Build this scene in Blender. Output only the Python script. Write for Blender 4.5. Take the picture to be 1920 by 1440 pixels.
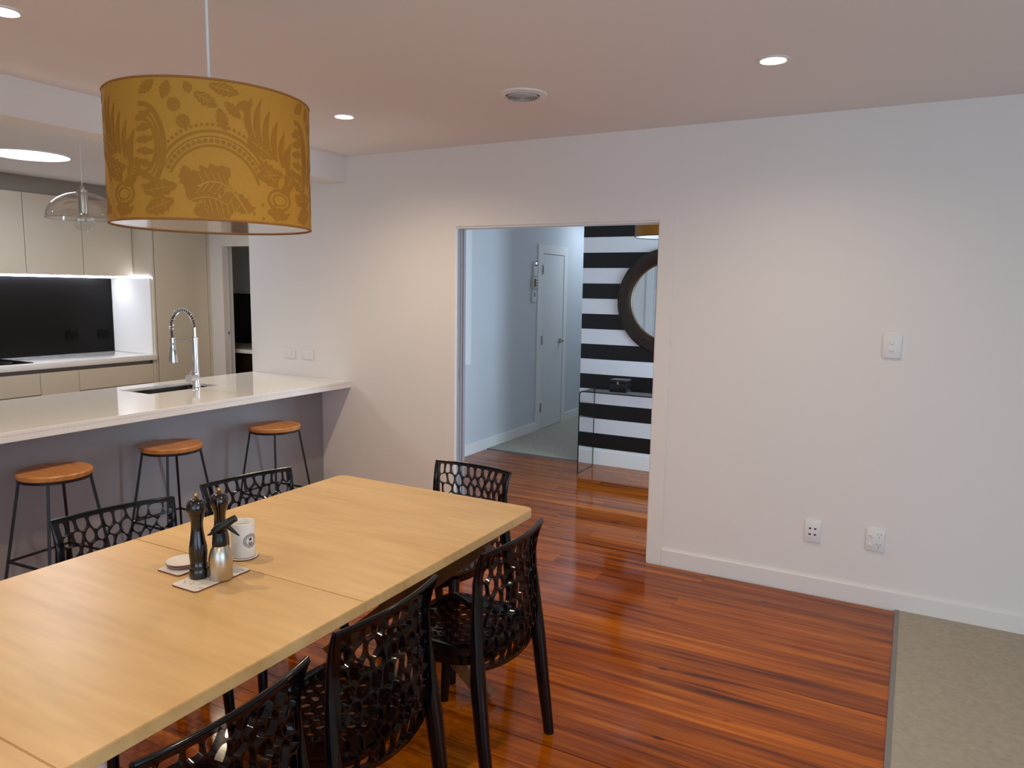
import bpy, bmesh, math, random
from mathutils import Vector, Matrix
random.seed(7)
for o in list(bpy.data.objects): bpy.data.objects.remove(o, do_unlink=True)
scene = bpy.context.scene
COL = scene.collection
PI = math.pi

# ------------------------------------------------------------------ camera
CX, CY, CZ = 1.2985, -4.1012, 1.5975
YAW, PITCH, ROLL, FPX = 0.4984, -0.128, 0.0153, 1379.3
fwd = Vector((-math.sin(YAW)*math.cos(PITCH), math.cos(YAW)*math.cos(PITCH), math.sin(PITCH)))
r0 = Vector((math.cos(YAW), math.sin(YAW), 0)); u0 = r0.cross(fwd)
rgt = r0*math.cos(ROLL) + u0*math.sin(ROLL)
upv = u0*math.cos(ROLL) - r0*math.sin(ROLL)
cam_d = bpy.data.cameras.new('camera'); cam = bpy.data.objects.new('camera', cam_d); COL.objects.link(cam)
cam_d.sensor_fit = 'HORIZONTAL'; cam_d.sensor_width = 36; cam_d.lens = FPX/1920*36
cam_d.clip_start = 0.02
M = Matrix((( rgt.x, upv.x, -fwd.x, CX), (rgt.y, upv.y, -fwd.y, CY), (rgt.z, upv.z, -fwd.z, CZ), (0, 0, 0, 1)))
cam.matrix_world = M
scene.camera = cam

# ------------------------------------------------------------------ world, daylight, exposure
w = bpy.data.worlds.new('world'); scene.world = w; w.use_nodes = True
w.node_tree.nodes['Background'].inputs[0].default_value = (0.55, 0.70, 1.0, 1)
w.node_tree.nodes['Background'].inputs[1].default_value = 0.6
vs = scene.view_settings
vs.view_transform = 'Standard'; vs.look = 'None'; vs.gamma = 1; vs.use_curve_mapping = False
vs.exposure = 0.20

def area(name, loc, rot, sx, sy, power, color, shape='RECTANGLE', spread=PI):
    d = bpy.data.lights.new(name, 'AREA'); d.shape = shape; d.size = sx; d.size_y = sy
    d.energy = power; d.color = color; d.spread = spread
    o = bpy.data.objects.new(name, d); COL.objects.link(o); o.location = loc; o.rotation_euler = rot
    return o
DAY = (0.62, 0.78, 1.0)
# daylight standing in the windows of the living side (east wall and the glass doors behind the viewer)
area('daylight_east_window', (4.52, -4.6, 1.25), (0, PI/2, 0), 2.0, 3.2, 66, DAY)
area('daylight_south_doors', (1.4, -6.68, 1.1), (PI/2, 0, 0), 3.2, 2.0, 36, DAY)
# daylight through the glazed front door at the end of the hall
area('daylight_front_door', (1.62, 1.15, 1.25), (0, PI/2, 0), 1.9, 1.2, 64, (0.58, 0.78, 1.0))
# added cool fill lamp under the corridor ceiling, lightens the carpet
area('corridor_fill', (-1.88, 4.5, 2.485), (0, 0, 0), 0.5, 0.9, 9, (0.66, 0.82, 1.0))

def downlight_lamp(parent, power, color=(1.0, 0.79, 0.55), angle=158):
    d = bpy.data.lights.new('downlight_lamp', 'SPOT'); d.energy = power; d.color = color
    d.spot_size = math.radians(angle); d.spot_blend = 1.0; d.shadow_soft_size = 0.035
    o = bpy.data.objects.new('downlight_lamp', d); COL.objects.link(o)
    o.parent = parent; o.location = (0, 0, -0.012)

# ------------------------------------------------------------------ materials
def lin(c):
    return tuple(((x/255)/12.92 if x/255 <= 0.04045 else ((x/255+0.055)/1.055)**2.4) for x in c) + (1,)
MATS = {}
def pmat(name, col, rough=0.5, metal=0.0, coat=0.0, spec=0.5, trans=0.0, ior=1.45, bump=None, emit=None, estr=0):
    m = bpy.data.materials.new(name); m.use_nodes = True
    nt = m.node_tree; b = nt.nodes['Principled BSDF']
    b.inputs['Base Color'].default_value = lin(col)
    b.inputs['Roughness'].default_value = rough; b.inputs['Metallic'].default_value = metal
    b.inputs['Coat Weight'].default_value = coat; b.inputs['Coat Roughness'].default_value = 0.06
    b.inputs['Specular IOR Level'].default_value = spec
    b.inputs['Transmission Weight'].default_value = trans; b.inputs['IOR'].default_value = ior
    if emit: b.inputs['Emission Color'].default_value = lin(emit); b.inputs['Emission Strength'].default_value = estr
    if bump:
        n = nt.nodes.new('ShaderNodeTexNoise'); n.inputs['Scale'].default_value = bump[0]; n.inputs['Detail'].default_value = 3
        g = nt.nodes.new('ShaderNodeNewGeometry'); nt.links.new(g.outputs['Position'], n.inputs['Vector'])
        bp = nt.nodes.new('ShaderNodeBump'); bp.inputs['Strength'].default_value = bump[1]; bp.inputs['Distance'].default_value = bump[2]
        nt.links.new(n.outputs['Fac'], bp.inputs['Height']); nt.links.new(bp.outputs['Normal'], b.inputs['Normal'])
    MATS[name] = m
    return m
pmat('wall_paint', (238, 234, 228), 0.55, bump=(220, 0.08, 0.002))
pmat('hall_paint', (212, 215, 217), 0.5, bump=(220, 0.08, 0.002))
pmat('ceiling_paint', (240, 236, 232), 0.8)
pmat('trim_paint', (238, 235, 230), 0.35)
pmat('gap_dark', (40, 38, 36), 0.7)
pmat('cabinet_gloss', (208, 196, 175), 0.16, coat=0.4)
pmat('cabinet_inside', (150, 142, 132), 0.4)
pmat('finger_rail', (138, 128, 122), 0.35)
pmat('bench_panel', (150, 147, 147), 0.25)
pmat('black_glass', (10, 10, 11), 0.12)
pmat('splash_black', (17, 15, 14), 0.3, spec=0.18)
pmat('black_plastic', (16, 16, 17), 0.3)
pmat('white_plastic', (236, 235, 232), 0.3)
pmat('beige_plastic', (205, 200, 180), 0.4)
pmat('chrome', (225, 228, 232), 0.08, metal=1)
pmat('steel', (165, 160, 152), 0.28, metal=1)
pmat('brushed_steel', (200, 195, 182), 0.3, metal=1)
pmat('dark_metal', (22, 21, 23), 0.38)
pmat('mill_black', (14, 12, 12), 0.14, coat=0.5)
pmat('mill_brown', (30, 19, 16), 0.16, coat=0.5)
pmat('brass', (190, 160, 105), 0.35, metal=1)
pmat('antique_brass', (122, 100, 72), 0.4, metal=1)
pmat('sink_steel', (78, 69, 60), 0.4, metal=1)
pmat('white_ceramic', (236, 234, 230), 0.12)
pmat('print_black', (46, 44, 46), 0.6)
pmat('coaster_white', (226, 220, 212), 0.35)
pmat('coaster_edge', (110, 62, 46), 0.6)
pmat('cord_white', (230, 228, 226), 0.5)
pmat('shade_trim', (150, 98, 40), 0.6)
pmat('shade_lining', (240, 236, 228), 0.5)
pmat('diffuser', (205, 200, 196), 0.1)
pmat('stripe_black', (14, 13, 14), 0.45)
pmat('stripe_white', (222, 221, 222), 0.5)
pmat('mirror', (235, 240, 242), 0.02, metal=1)
pmat('mirror_frame', (34, 20, 13), 0.3, coat=0.3)
pmat('gold_shade', (150, 100, 30), 0.35, metal=0.6)
pmat('jamb_grey', (150, 147, 149), 0.4)  # base colour greyed to stand in for shade on the left jamb
pmat('edge_strip', (128, 124, 120), 0.5)
pmat('black_box', (20, 20, 23), 0.25)
pmat('vent_grey', (196, 190, 184), 0.5)
pmat('vent_dark', (62, 58, 55), 0.6)
pmat('door_paint', (228, 228, 226), 0.35)
pmat('print_gold', (158, 106, 22), 0.75)
pmat('led', (255, 255, 255), 0.5, emit=(226, 232, 255), estr=22)
pmat('lamp_lens', (255, 255, 255), 0.5, emit=(255, 240, 214), estr=16)
pmat('sky_lens', (255, 255, 255), 0.5, emit=(226, 236, 255), estr=5)
pmat('screen_lit', (60, 90, 140), 0.3, emit=(200, 220, 255), estr=1.2)
pmat('screen_dull', (120, 150, 180), 0.3)
pmat('tap_hose', (62, 54, 50), 0.5)
pmat('outlet_black', (8, 8, 8), 0.4, spec=0.12)

def thin_glass(name, tint, gloss):
    m = bpy.data.materials.new(name); m.use_nodes = True; nt = m.node_tree; nt.nodes.clear()
    out = nt.nodes.new('ShaderNodeOutputMaterial'); mix = nt.nodes.new('ShaderNodeMixShader')
    tr = nt.nodes.new('ShaderNodeBsdfTransparent'); tr.inputs[0].default_value = lin(tint)
    gl = nt.nodes.new('ShaderNodeBsdfGlossy'); gl.inputs['Roughness'].default_value = 0.02
    lw = nt.nodes.new('ShaderNodeLayerWeight'); lw.inputs[0].default_value = 0.5
    pw = nt.nodes.new('ShaderNodeMath'); pw.operation = 'POWER'; pw.inputs[1].default_value = 4.0
    fr = nt.nodes.new('ShaderNodeMath'); fr.operation = 'MULTIPLY_ADD'; fr.inputs[1].default_value = 0.75; fr.inputs[2].default_value = gloss
    nt.links.new(lw.outputs['Facing'], pw.inputs[0]); nt.links.new(pw.outputs[0], fr.inputs[0])
    nt.links.new(fr.outputs[0], mix.inputs[0]); nt.links.new(tr.outputs[0], mix.inputs[1]); nt.links.new(gl.outputs[0], mix.inputs[2])
    nt.links.new(mix.outputs[0], out.inputs[0]); MATS[name] = m
thin_glass('clear_glass', (250, 252, 251), 0.03)
thin_glass('window_glass', (250, 252, 252), 0.04)
thin_glass('smoke_glass', (249, 248, 247), 0.06)
pmat('glass_edge', (20, 34, 33), 0.1)

def smoked_acrylic():
    # translucent smoke-black polycarbonate
    m = pmat('smoked_acrylic', (12, 12, 16), 0.06, spec=0.8)
    nt = m.node_tree; b = nt.nodes['Principled BSDF']; out = nt.nodes['Material Output']
    tr = nt.nodes.new('ShaderNodeBsdfTransparent'); tr.inputs[0].default_value = lin((178, 178, 184))
    mix = nt.nodes.new('ShaderNodeMixShader'); mix.inputs[0].default_value = 0.5
    nt.links.new(tr.outputs[0], mix.inputs[1]); nt.links.new(b.outputs[0], mix.inputs[2]); nt.links.new(mix.outputs[0], out.inputs[0])
smoked_acrylic()
pmat('acrylic_solid', (9, 9, 11), 0.12)

def ramp(nt, stops):
    r = nt.nodes.new('ShaderNodeValToRGB'); e = r.color_ramp.elements
    e[0].position, e[0].color = stops[0][0], lin(stops[0][1])
    e[1].position, e[1].color = stops[-1][0], lin(stops[-1][1])
    for p, c in stops[1:-1]:
        x = e.new(p); x.color = lin(c)
    return r
def wood(name, scale, stops, rough, coat, obj_random=0.0, axis='X', plankvar=None, knots=False, fibre=0.35, spec=0.5):
    m = pmat(name, (128, 90, 50), rough, coat=coat); nt = m.node_tree; b = nt.nodes['Principled BSDF']
    g = nt.nodes.new('ShaderNodeNewGeometry'); oi = nt.nodes.new('ShaderNodeObjectInfo')
    mp = nt.nodes.new('ShaderNodeMapping'); mp.inputs['Scale'].default_value = scale
    ad = nt.nodes.new('ShaderNodeVectorMath'); ad.operation = 'MULTIPLY_ADD'
    cmb = nt.nodes.new('ShaderNodeCombineXYZ')
    for i in range(3): nt.links.new(oi.outputs['Random'], cmb.inputs[i])
    ad.inputs[1].default_value = (37, 53, 71) if obj_random else (0, 0, 0)
    nt.links.new(cmb.outputs[0], ad.inputs[0]); nt.links.new(g.outputs['Position'], ad.inputs[2])
    nt.links.new(ad.outputs[0], mp.inputs['Vector'])
    n1 = nt.nodes.new('ShaderNodeTexNoise'); n1.inputs['Scale'].default_value = 1; n1.inputs['Detail'].default_value = 6; n1.inputs['Distortion'].default_value = 0.6
    nt.links.new(mp.outputs[0], n1.inputs['Vector'])
    rp = ramp(nt, stops); nt.links.new(n1.outputs['Fac'], rp.inputs[0])
    col = rp.outputs[0]
    # fine fibre
    mp2 = nt.nodes.new('ShaderNodeMapping'); mp2.inputs['Scale'].default_value = tuple(s*f for s, f in zip(scale, (2.5, 6, 6)))
    nt.links.new(ad.outputs[0], mp2.inputs['Vector'])
    n2 = nt.nodes.new('ShaderNodeTexNoise'); n2.inputs['Scale'].default_value = 1; n2.inputs['Detail'].default_value = 4
    nt.links.new(mp2.outputs[0], n2.inputs['Vector'])
    mx = nt.nodes.new('ShaderNodeMixRGB'); mx.blend_type = 'MULTIPLY'; mx.inputs[0].default_value = fibre
    rp2 = ramp(nt, [(0.3, (150, 140, 130)), (0.65, (255, 255, 255))]); nt.links.new(n2.outputs['Fac'], rp2.inputs[0])
    nt.links.new(col, mx.inputs[1]); nt.links.new(rp2.outputs[0], mx.inputs[2]); col = mx.outputs[0]
    if plankvar:
        hv = ramp(nt, plankvar); nt.links.new(oi.outputs['Random'], hv.inputs[0]); hv.color_ramp.interpolation = 'LINEAR'
        m3 = nt.nodes.new('ShaderNodeMixRGB'); m3.blend_type = 'MULTIPLY'; m3.inputs[0].default_value = 1
        nt.links.new(col, m3.inputs[1]); nt.links.new(hv.outputs[0], m3.inputs[2]); col = m3.outputs[0]
    if knots:
        vo = nt.nodes.new('ShaderNodeTexVoronoi'); vo.inputs['Scale'].default_value = 1
        mp3 = nt.nodes.new('ShaderNodeMapping'); mp3.inputs['Scale'].default_value = (2.2, 5.5, 1)
        nt.links.new(ad.outputs[0], mp3.inputs['Vector']); nt.links.new(mp3.outputs[0], vo.inputs['Vector'])
        rk = ramp(nt, [(0.0, (60, 34, 22)), (0.035, (90, 50, 30)), (0.07, (255, 255, 255))]); nt.links.new(vo.outputs['Distance'], rk.inputs[0])
        m4 = nt.nodes.new('ShaderNodeMixRGB'); m4.blend_type = 'MULTIPLY'; m4.inputs[0].default_value = 0.8
        nt.links.new(col, m4.inputs[1]); nt.links.new(rk.outputs[0], m4.inputs[2]); col = m4.outputs[0]
    nt.links.new(col, b.inputs['Base Color']); b.inputs['Specular IOR Level'].default_value = spec
    return m
wood('floor_timber', (1.1, 22, 22), [(0.28, (88, 40, 6)), (0.40, (168, 84, 8)), (0.58, (204, 112, 12)), (0.76, (232, 148, 34))], 0.11, 0.0, obj_random=1,
     plankvar=[(0.0, (196, 176, 160)), (0.35, (236, 226, 214)), (0.6, (214, 198, 184)), (1.0, (255, 248, 232))], knots=True, spec=0.36, fibre=0.55)
wood('oak_top', (1.5, 6.5, 6.5), [(0.25, (206, 166, 106)), (0.5, (218, 180, 122)), (0.75, (226, 192, 136))], 0.34, 0.0, fibre=0.16)
wood('oak_base', (8, 8, 2), [(0.3, (98, 62, 30)), (0.7, (130, 86, 46))], 0.4, 0.0)
wood('stool_wood', (5, 24, 24), [(0.25, (176, 112, 58)), (0.5, (200, 136, 76)), (0.75, (212, 150, 88))], 0.4, 0.0, obj_random=1)

def fabric_yellow():
    m = pmat('yellow_fabric', (192, 140, 44), 0.7); nt = m.node_tree; b = nt.nodes['Principled BSDF']
    g = nt.nodes.new('ShaderNodeNewGeometry'); n = nt.nodes.new('ShaderNodeTexNoise'); n.inputs['Scale'].default_value = 420
    nt.links.new(g.outputs['Position'], n.inputs['Vector'])
    r = ramp(nt, [(0.3, (174, 122, 34)), (0.7, (186, 133, 40))]); nt.links.new(n.outputs['Fac'], r.inputs[0])
    nt.links.new(r.outputs[0], b.inputs['Base Color'])
fabric_yellow()
def carpet_mat():
    m = pmat('carpet_wool', (176, 166, 146), 0.95); nt = m.node_tree; b = nt.nodes['Principled BSDF']
    g = nt.nodes.new('ShaderNodeNewGeometry')
    n = nt.nodes.new('ShaderNodeTexNoise'); n.inputs['Scale'].default_value = 260; n.inputs['Detail'].default_value = 4
    n2 = nt.nodes.new('ShaderNodeTexNoise'); n2.inputs['Scale'].default_value = 38; n2.inputs['Detail'].default_value = 5
    for q in (n, n2): nt.links.new(g.outputs['Position'], q.inputs['Vector'])
    r = ramp(nt, [(0.3, (166, 159, 145)), (0.7, (180, 174, 160))]); nt.links.new(n2.outputs['Fac'], r.inputs[0])
    nt.links.new(r.outputs[0], b.inputs['Base Color'])
    bp = nt.nodes.new('ShaderNodeBump'); bp.inputs['Strength'].default_value = 0.6; bp.inputs['Distance'].default_value = 0.004
    nt.links.new(n.outputs['Fac'], bp.inputs['Height']); nt.links.new(bp.outputs['Normal'], b.inputs['Normal'])
carpet_mat()
def stone_mat():
    m = pmat('engineered_stone', (232, 228, 220), 0.035, coat=0.0); nt = m.node_tree; b = nt.nodes['Principled BSDF']
    g = nt.nodes.new('ShaderNodeNewGeometry'); n = nt.nodes.new('ShaderNodeTexNoise'); n.inputs['Scale'].default_value = 160
    nt.links.new(g.outputs['Position'], n.inputs['Vector'])
    r = ramp(nt, [(0.35, (234, 230, 223)), (0.65, (242, 240, 235))]); nt.links.new(n.outputs['Fac'], r.inputs[0])
    nt.links.new(r.outputs[0], b.inputs['Base Color'])
stone_mat()

# ------------------------------------------------------------------ geometry helpers
def mk(name, bm, mat, parent=None, loc=None, smooth=None):
    bmesh.ops.recalc_face_normals(bm, faces=bm.faces)
    me = bpy.data.meshes.new(name); bm.to_mesh(me); bm.free()
    me.materials.append(MATS[mat])
    if smooth is not None:
        me.polygons.foreach_set('use_smooth', [True]*len(me.polygons))
        me.set_sharp_from_angle(angle=math.radians(smooth))
    o = bpy.data.objects.new(name, me); COL.objects.link(o)
    if parent: o.parent = parent
    if loc: o.location = loc
    return o
def bxa(bm, x0, x1, y0, y1, z0, z1):
    v = [bm.verts.new((x, y, z)) for x in (x0, x1) for y in (y0, y1) for z in (z0, z1)]
    for f in ((0,1,3,2),(4,6,7,5),(0,4,5,1),(2,3,7,6),(0,2,6,4),(1,5,7,3)): bm.faces.new([v[i] for i in f])
    return v
def box(name, x0, x1, y0, y1, z0, z1, mat, parent=None, bevel=0, seg=2):
    bm = bmesh.new(); bxa(bm, x0, x1, y0, y1, z0, z1)
    if bevel: bmesh.ops.bevel(bm, geom=list(bm.edges), offset=bevel, segments=seg, affect='EDGES', profile=0.5)
    return mk(name, bm, mat, parent, smooth=35 if bevel else None)
def boxes(name, L, mat, parent=None):
    bm = bmesh.new()
    for b in L: bxa(bm, *b)
    return mk(name, bm, mat, parent)
def lathe(bm, prof, n=32, c=(0, 0), cap0=True, cap1=True):
    rings = []
    for r, z in prof:
        rings.append([bm.verts.new((c[0]+r*math.cos(2*PI*i/n), c[1]+r*math.sin(2*PI*i/n), z)) for i in range(n)])
    for a, b in zip(rings, rings[1:]):
        for i in range(n): bm.faces.new((a[i], a[(i+1)%n], b[(i+1)%n], b[i]))
    if cap0: bm.faces.new(rings[0][::-1])
    if cap1: bm.faces.new(rings[-1])
def lathe_o(name, prof, mat, parent=None, n=32, c=(0,0), cap0=True, cap1=True, smooth=40, loc=None):
    bm = bmesh.new(); lathe(bm, prof, n, c, cap0, cap1)
    return mk(name, bm, mat, parent, loc, smooth)
def tube(bm, path, rad, n=8, caps=True, closed=False, ry=None):
    """sweep an ellipse along a path; rad: number or list"""
    P = [Vector(p) for p in path]; N = len(P); rings = []; prev = None
    for i, p in enumerate(P):
        if closed: t = P[(i+1)%N]-P[i-1]
        else: t = (P[min(i+1, N-1)]-P[max(i-1, 0)])
        t.normalize()
        if prev is None:
            a = Vector((1, 0, 0)) if abs(t.x) < 0.9 else Vector((0, 1, 0))
            sd = (a - t*a.dot(t)).normalized()
        else: sd = (prev - t*prev.dot(t)).normalized()
        prev = sd; up = t.cross(sd)
        r = rad[i] if isinstance(rad, (list, tuple)) else rad
        r2 = r if ry is None else (ry[i] if isinstance(ry, (list, tuple)) else ry)
        rings.append([bm.verts.new(p + sd*(r*math.cos(2*PI*k/n)) + up*(r2*math.sin(2*PI*k/n))) for k in range(n)])
    pr = list(zip(rings, rings[1:]))
    if closed: pr.append((rings[-1], rings[0]))
    for a, b in pr:
        for k in range(n): bm.faces.new((a[k], a[(k+1)%n], b[(k+1)%n], b[k]))
    if caps and not closed: bm.faces.new(rings[0][::-1]); bm.faces.new(rings[-1])
def tube_o(name, path, rad, mat, parent=None, n=8, closed=False, ry=None, smooth=50):
    bm = bmesh.new(); tube(bm, path, rad, n, True, closed, ry)
    return mk(name, bm, mat, parent, smooth=smooth)
def bar(bm, a, b, w, h, up=(0, 0, 1)):
    a, b = Vector(a), Vector(b); t = (b-a).normalized(); u = Vector(up); s = t.cross(u).normalized(); u = s.cross(t)
    vs_ = []
    for p in (a, b):
        vs_.append([bm.verts.new(p + s*(i*w/2) + u*(j*h/2)) for i, j in ((-1,-1),(1,-1),(1,1),(-1,1))])
    for i in range(4): bm.faces.new((vs_[0][i], vs_[0][(i+1)%4], vs_[1][(i+1)%4], vs_[1][i]))
    bm.faces.new(vs_[0][::-1]); bm.faces.new(vs_[1])
def bar_o(name, a, b, w, h, mat, parent=None, up=(0,0,1), bevel=0):
    bm = bmesh.new(); bar(bm, a, b, w, h, up)
    if bevel: bmesh.ops.bevel(bm, geom=list(bm.edges), offset=bevel, segments=2, affect='EDGES')
    return mk(name, bm, mat, parent, smooth=35 if bevel else None)
def prism(bm, pts, z0, z1):
    a = [bm.verts.new((x, y, z0)) for x, y in pts]; b = [bm.verts.new((x, y, z1)) for x, y in pts]; n = len(pts)
    bm.faces.new(a[::-1]); bm.faces.new(b)
    for i in range(n): bm.faces.new((a[i], a[(i+1)%n], b[(i+1)%n], b[i]))
def rrect(x0, x1, y0, y1, r, n=5):
    out = []
    for cx, cy, a0 in ((x1-r, y1-r, 0), (x0+r, y1-r, PI/2), (x0+r, y0+r, PI), (x1-r, y0+r, 1.5*PI)):
        for i in range(n+1):
            a = a0 + PI/2*i/n; out.append((cx+r*math.cos(a), cy+r*math.sin(a)))
    return out
def thicken(bm, t, nrm=None):
    """give an open sheet a thickness t (half to each side) with closed edges"""
    bmesh.ops.recalc_face_normals(bm, faces=bm.faces); bm.normal_update()
    faces = list(bm.faces); verts = list(bm.verts); bd = [e for e in bm.edges if len(e.link_faces) == 1]
    bdl = [(e.verts[0], e.verts[1]) for e in bd]
    N = nrm or {v: v.normal.copy() for v in verts}
    other = {}
    for v in verts:
        other[v] = bm.verts.new(v.co - N[v]*(t/2)); 
    for f in faces: bm.faces.new([other[v] for v in reversed(f.verts)])
    for a, b in bdl: bm.faces.new((a, b, other[b], other[a]))
    for v in verts: v.co = v.co + N[v]*(t/2)
def tag(o, label, cat, group=None):
    o['label'] = label; o['category'] = cat
    if group: o['group'] = group
    return o
def struct(o, label=None, cat=None):
    o['kind'] = 'structure'
    if label: o['label'] = label
    o['category'] = cat or o.name.split('.')[0].split('_')[0]
    return o
def thing(name, loc, label, cat, rz=0, group=None):
    o = bpy.data.objects.new(name, None); COL.objects.link(o); o.location = loc; o.rotation_euler = (0, 0, rz)
    o.empty_display_size = 0.05
    return tag(o, label, cat, group)
def kids(o): return [c for c in bpy.data.objects if c.parent == o]
def copy_tree(o, parent=None):
    c = o.copy(); COL.objects.link(c)
    if parent: c.parent = parent
    for ch in kids(o): copy_tree(ch, c)
    return c

# ------------------------------------------------------------------ shell
ZC = 2.50; XO = -1.363; HO = 1.996       # ceiling; opening from x=XO..0, head height
XW = -3.273; XCARP = 1.330; YS = 2.15; XH = -2.40
T = 0.11
fl = struct(box('floor', -5.9, 4.6, -6.8, 5.6, -0.12, -0.018, 'gap_dark'), 'subfloor under the timber boards and carpets', 'floor')
# timber boards, one object each
def plank_mesh():
    bm = bmesh.new(); bxa(bm, 0, 1, -0.5, 0.5, -1, 0)
    me = bpy.data.meshes.new('plank'); 
    bmesh.ops.recalc_face_normals(bm, faces=bm.faces); bm.to_mesh(me); bm.free(); me.materials.append(MATS['floor_timber']); return me
pm = plank_mesh(); PW = 0.135
def plank(x0, x1, yc):
    o = bpy.data.objects.new('plank', pm); COL.objects.link(o); o.parent = fl
    o.location = (x0, yc, random.uniform(-0.0004, 0.0003)); o.scale = (x1-x0-0.0008, PW-random.choice((0.0014, 0.0020, 0.0034)), 0.018)
rr = random.Random(3)
y = -4.75
while y < YS + 0.01 - PW/2 + 0.02:
    yc = y + PW/2
    if yc + PW/2 < 0.02: xa, xb = -2.545, XCARP-0.012
    elif yc - PW/2 > 0.10: xa, xb = XH, 1.5
    else: xa, xb = XO, 0
    cuts = [xa]
    x = xa + rr.uniform(0.7, 2.4)
    while x < xb - 0.6:
        cuts.append(x); x += rr.uniform(1.6, 2.8)
    cuts.append(xb)
    for a, b in zip(cuts, cuts[1:]): plank(a, b, yc)
    y += PW
struct(box('floor_kitchen', -5.9, -2.60, -6.8, 0.0, -0.018, 0.0, 'oak_base'), 'timber kitchen floor behind the bench', 'floor')
struct(box('floor_passage', -5.9, XW-0.0, 0.0, 3.2, -0.018, 0.0, 'oak_base'), 'timber floor leading into the scullery', 'floor')
struct(box('floor_dining_back', -2.545, XCARP-0.012, -6.7, -4.75, -0.018, 0.0, 'oak_base'), 'timber floor at the near end of the dining table', 'floor')
struct(box('floor_carpet', XCARP+0.006, 4.5, -6.7, 0.0, -0.018, 0.006, 'carpet_wool', bevel=0.003), 'beige wool carpet of the living area right of the boards', 'carpet')
struct(box('floor_hall_carpet', XH, -1.385, YS+0.03, 5.5, -0.018, 0.006, 'carpet_wool', bevel=0.003), 'beige wool carpet in the corridor beyond the hall boards', 'carpet')
struct(box('trim_1', XCARP-0.012, XCARP+0.008, -6.7, -0.013, -0.018, 0.007, 'edge_strip'), 'grey edging strip between timber floor and carpet', 'trim')
struct(box('trim_2', XH, -1.385, YS+0.012, YS+0.03, -0.018, 0.005, 'edge_strip'), 'grey edging strip where the hall boards meet the corridor carpet', 'trim')
struct(box('ceiling', -5.9, 4.6, -6.8, 5.6, ZC, ZC+0.12, 'ceiling_paint'), 'white ceiling with recessed downlights', 'ceiling')
# main wall with the wide opening
struct(boxes('wall_main', [(XW, XO-0.07, 0, T, -0.02, ZC), (XO-0.07, XO-0.002, 0, 0.030, -0.02, HO+0.002), (XO-0.07, XO-0.002, 0.081, T, -0.02, HO+0.002), (XO-0.07, XO-0.002, 0, T, HO+0.002, ZC), (0.002, 4.6, 0, T, -0.02, ZC), (XO-0.002, 0.002, 0, T, HO+0.002, ZC)], 'wall_paint'), 'white wall with the wide pocket-door opening', 'wall')
struct(box('wall_beam', -2.455, -2.289, -6.7, 0.0, 2.325, ZC, 'wall_paint'), 'white ceiling beam between the dining room and the kitchen', 'beam')
struct(box('wall_kitchen', -5.9, -5.77, -6.8, 3.3, -0.02, ZC, 'wall_paint'), 'white wall behind the kitchen cabinets', 'wall')
struct(boxes('wall_scullery', [(-5.77, -4.935, 1.15, 1.25, -0.02, ZC), (-4.10, XW-0.11, 1.15, 1.25, -0.02, ZC), (-4.935, -4.10, 1.15, 1.25, 1.99, ZC)], 'wall_paint'), 'white wall with the narrow scullery doorway beside the tall cabinet', 'wall')
struct(box('wall_passage', XW-0.11+0.11, XW+0.11, T, 3.3, -0.02, ZC, 'wall_paint'), 'white return wall of the passage to the scullery', 'wall')
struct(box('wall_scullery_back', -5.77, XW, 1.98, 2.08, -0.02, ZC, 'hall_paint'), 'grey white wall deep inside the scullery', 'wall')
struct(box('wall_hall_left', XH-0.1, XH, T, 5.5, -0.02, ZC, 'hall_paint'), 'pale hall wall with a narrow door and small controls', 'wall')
struct(box('wall_hall_striped', -1.385, 1.7, YS, 5.5, -0.02, ZC, 'stripe_white'), 'hall wall painted with black and white horizontal stripes', 'wall')
sw = bpy.data.objects['wall_hall_striped']
zt = 2.21
for k in range(9):
    z1 = 2.2100 - k*0.2742; z0 = z1 - 0.1371
    if z0 < 0.10: break
    box('stripe', -1.385, 1.7, YS-0.0008, YS+0.001, z0, z1, 'stripe_black', sw)
box('stripe', -1.385, 1.7, YS-0.0008, YS+0.001, 2.4842, ZC, 'stripe_black', sw)
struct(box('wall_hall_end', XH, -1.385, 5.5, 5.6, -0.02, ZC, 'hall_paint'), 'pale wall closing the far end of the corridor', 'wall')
# hall east end with the glazed front door opening
struct(boxes('wall_hall_right', [(1.66, 1.76, T, 0.5, -0.02, ZC), (1.66, 1.76, 1.8, YS, -0.02, ZC), (1.66, 1.76, 0.5, 1.8, 2.25, ZC)], 'hall_paint'), 'hall wall around the front door', 'wall')
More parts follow.
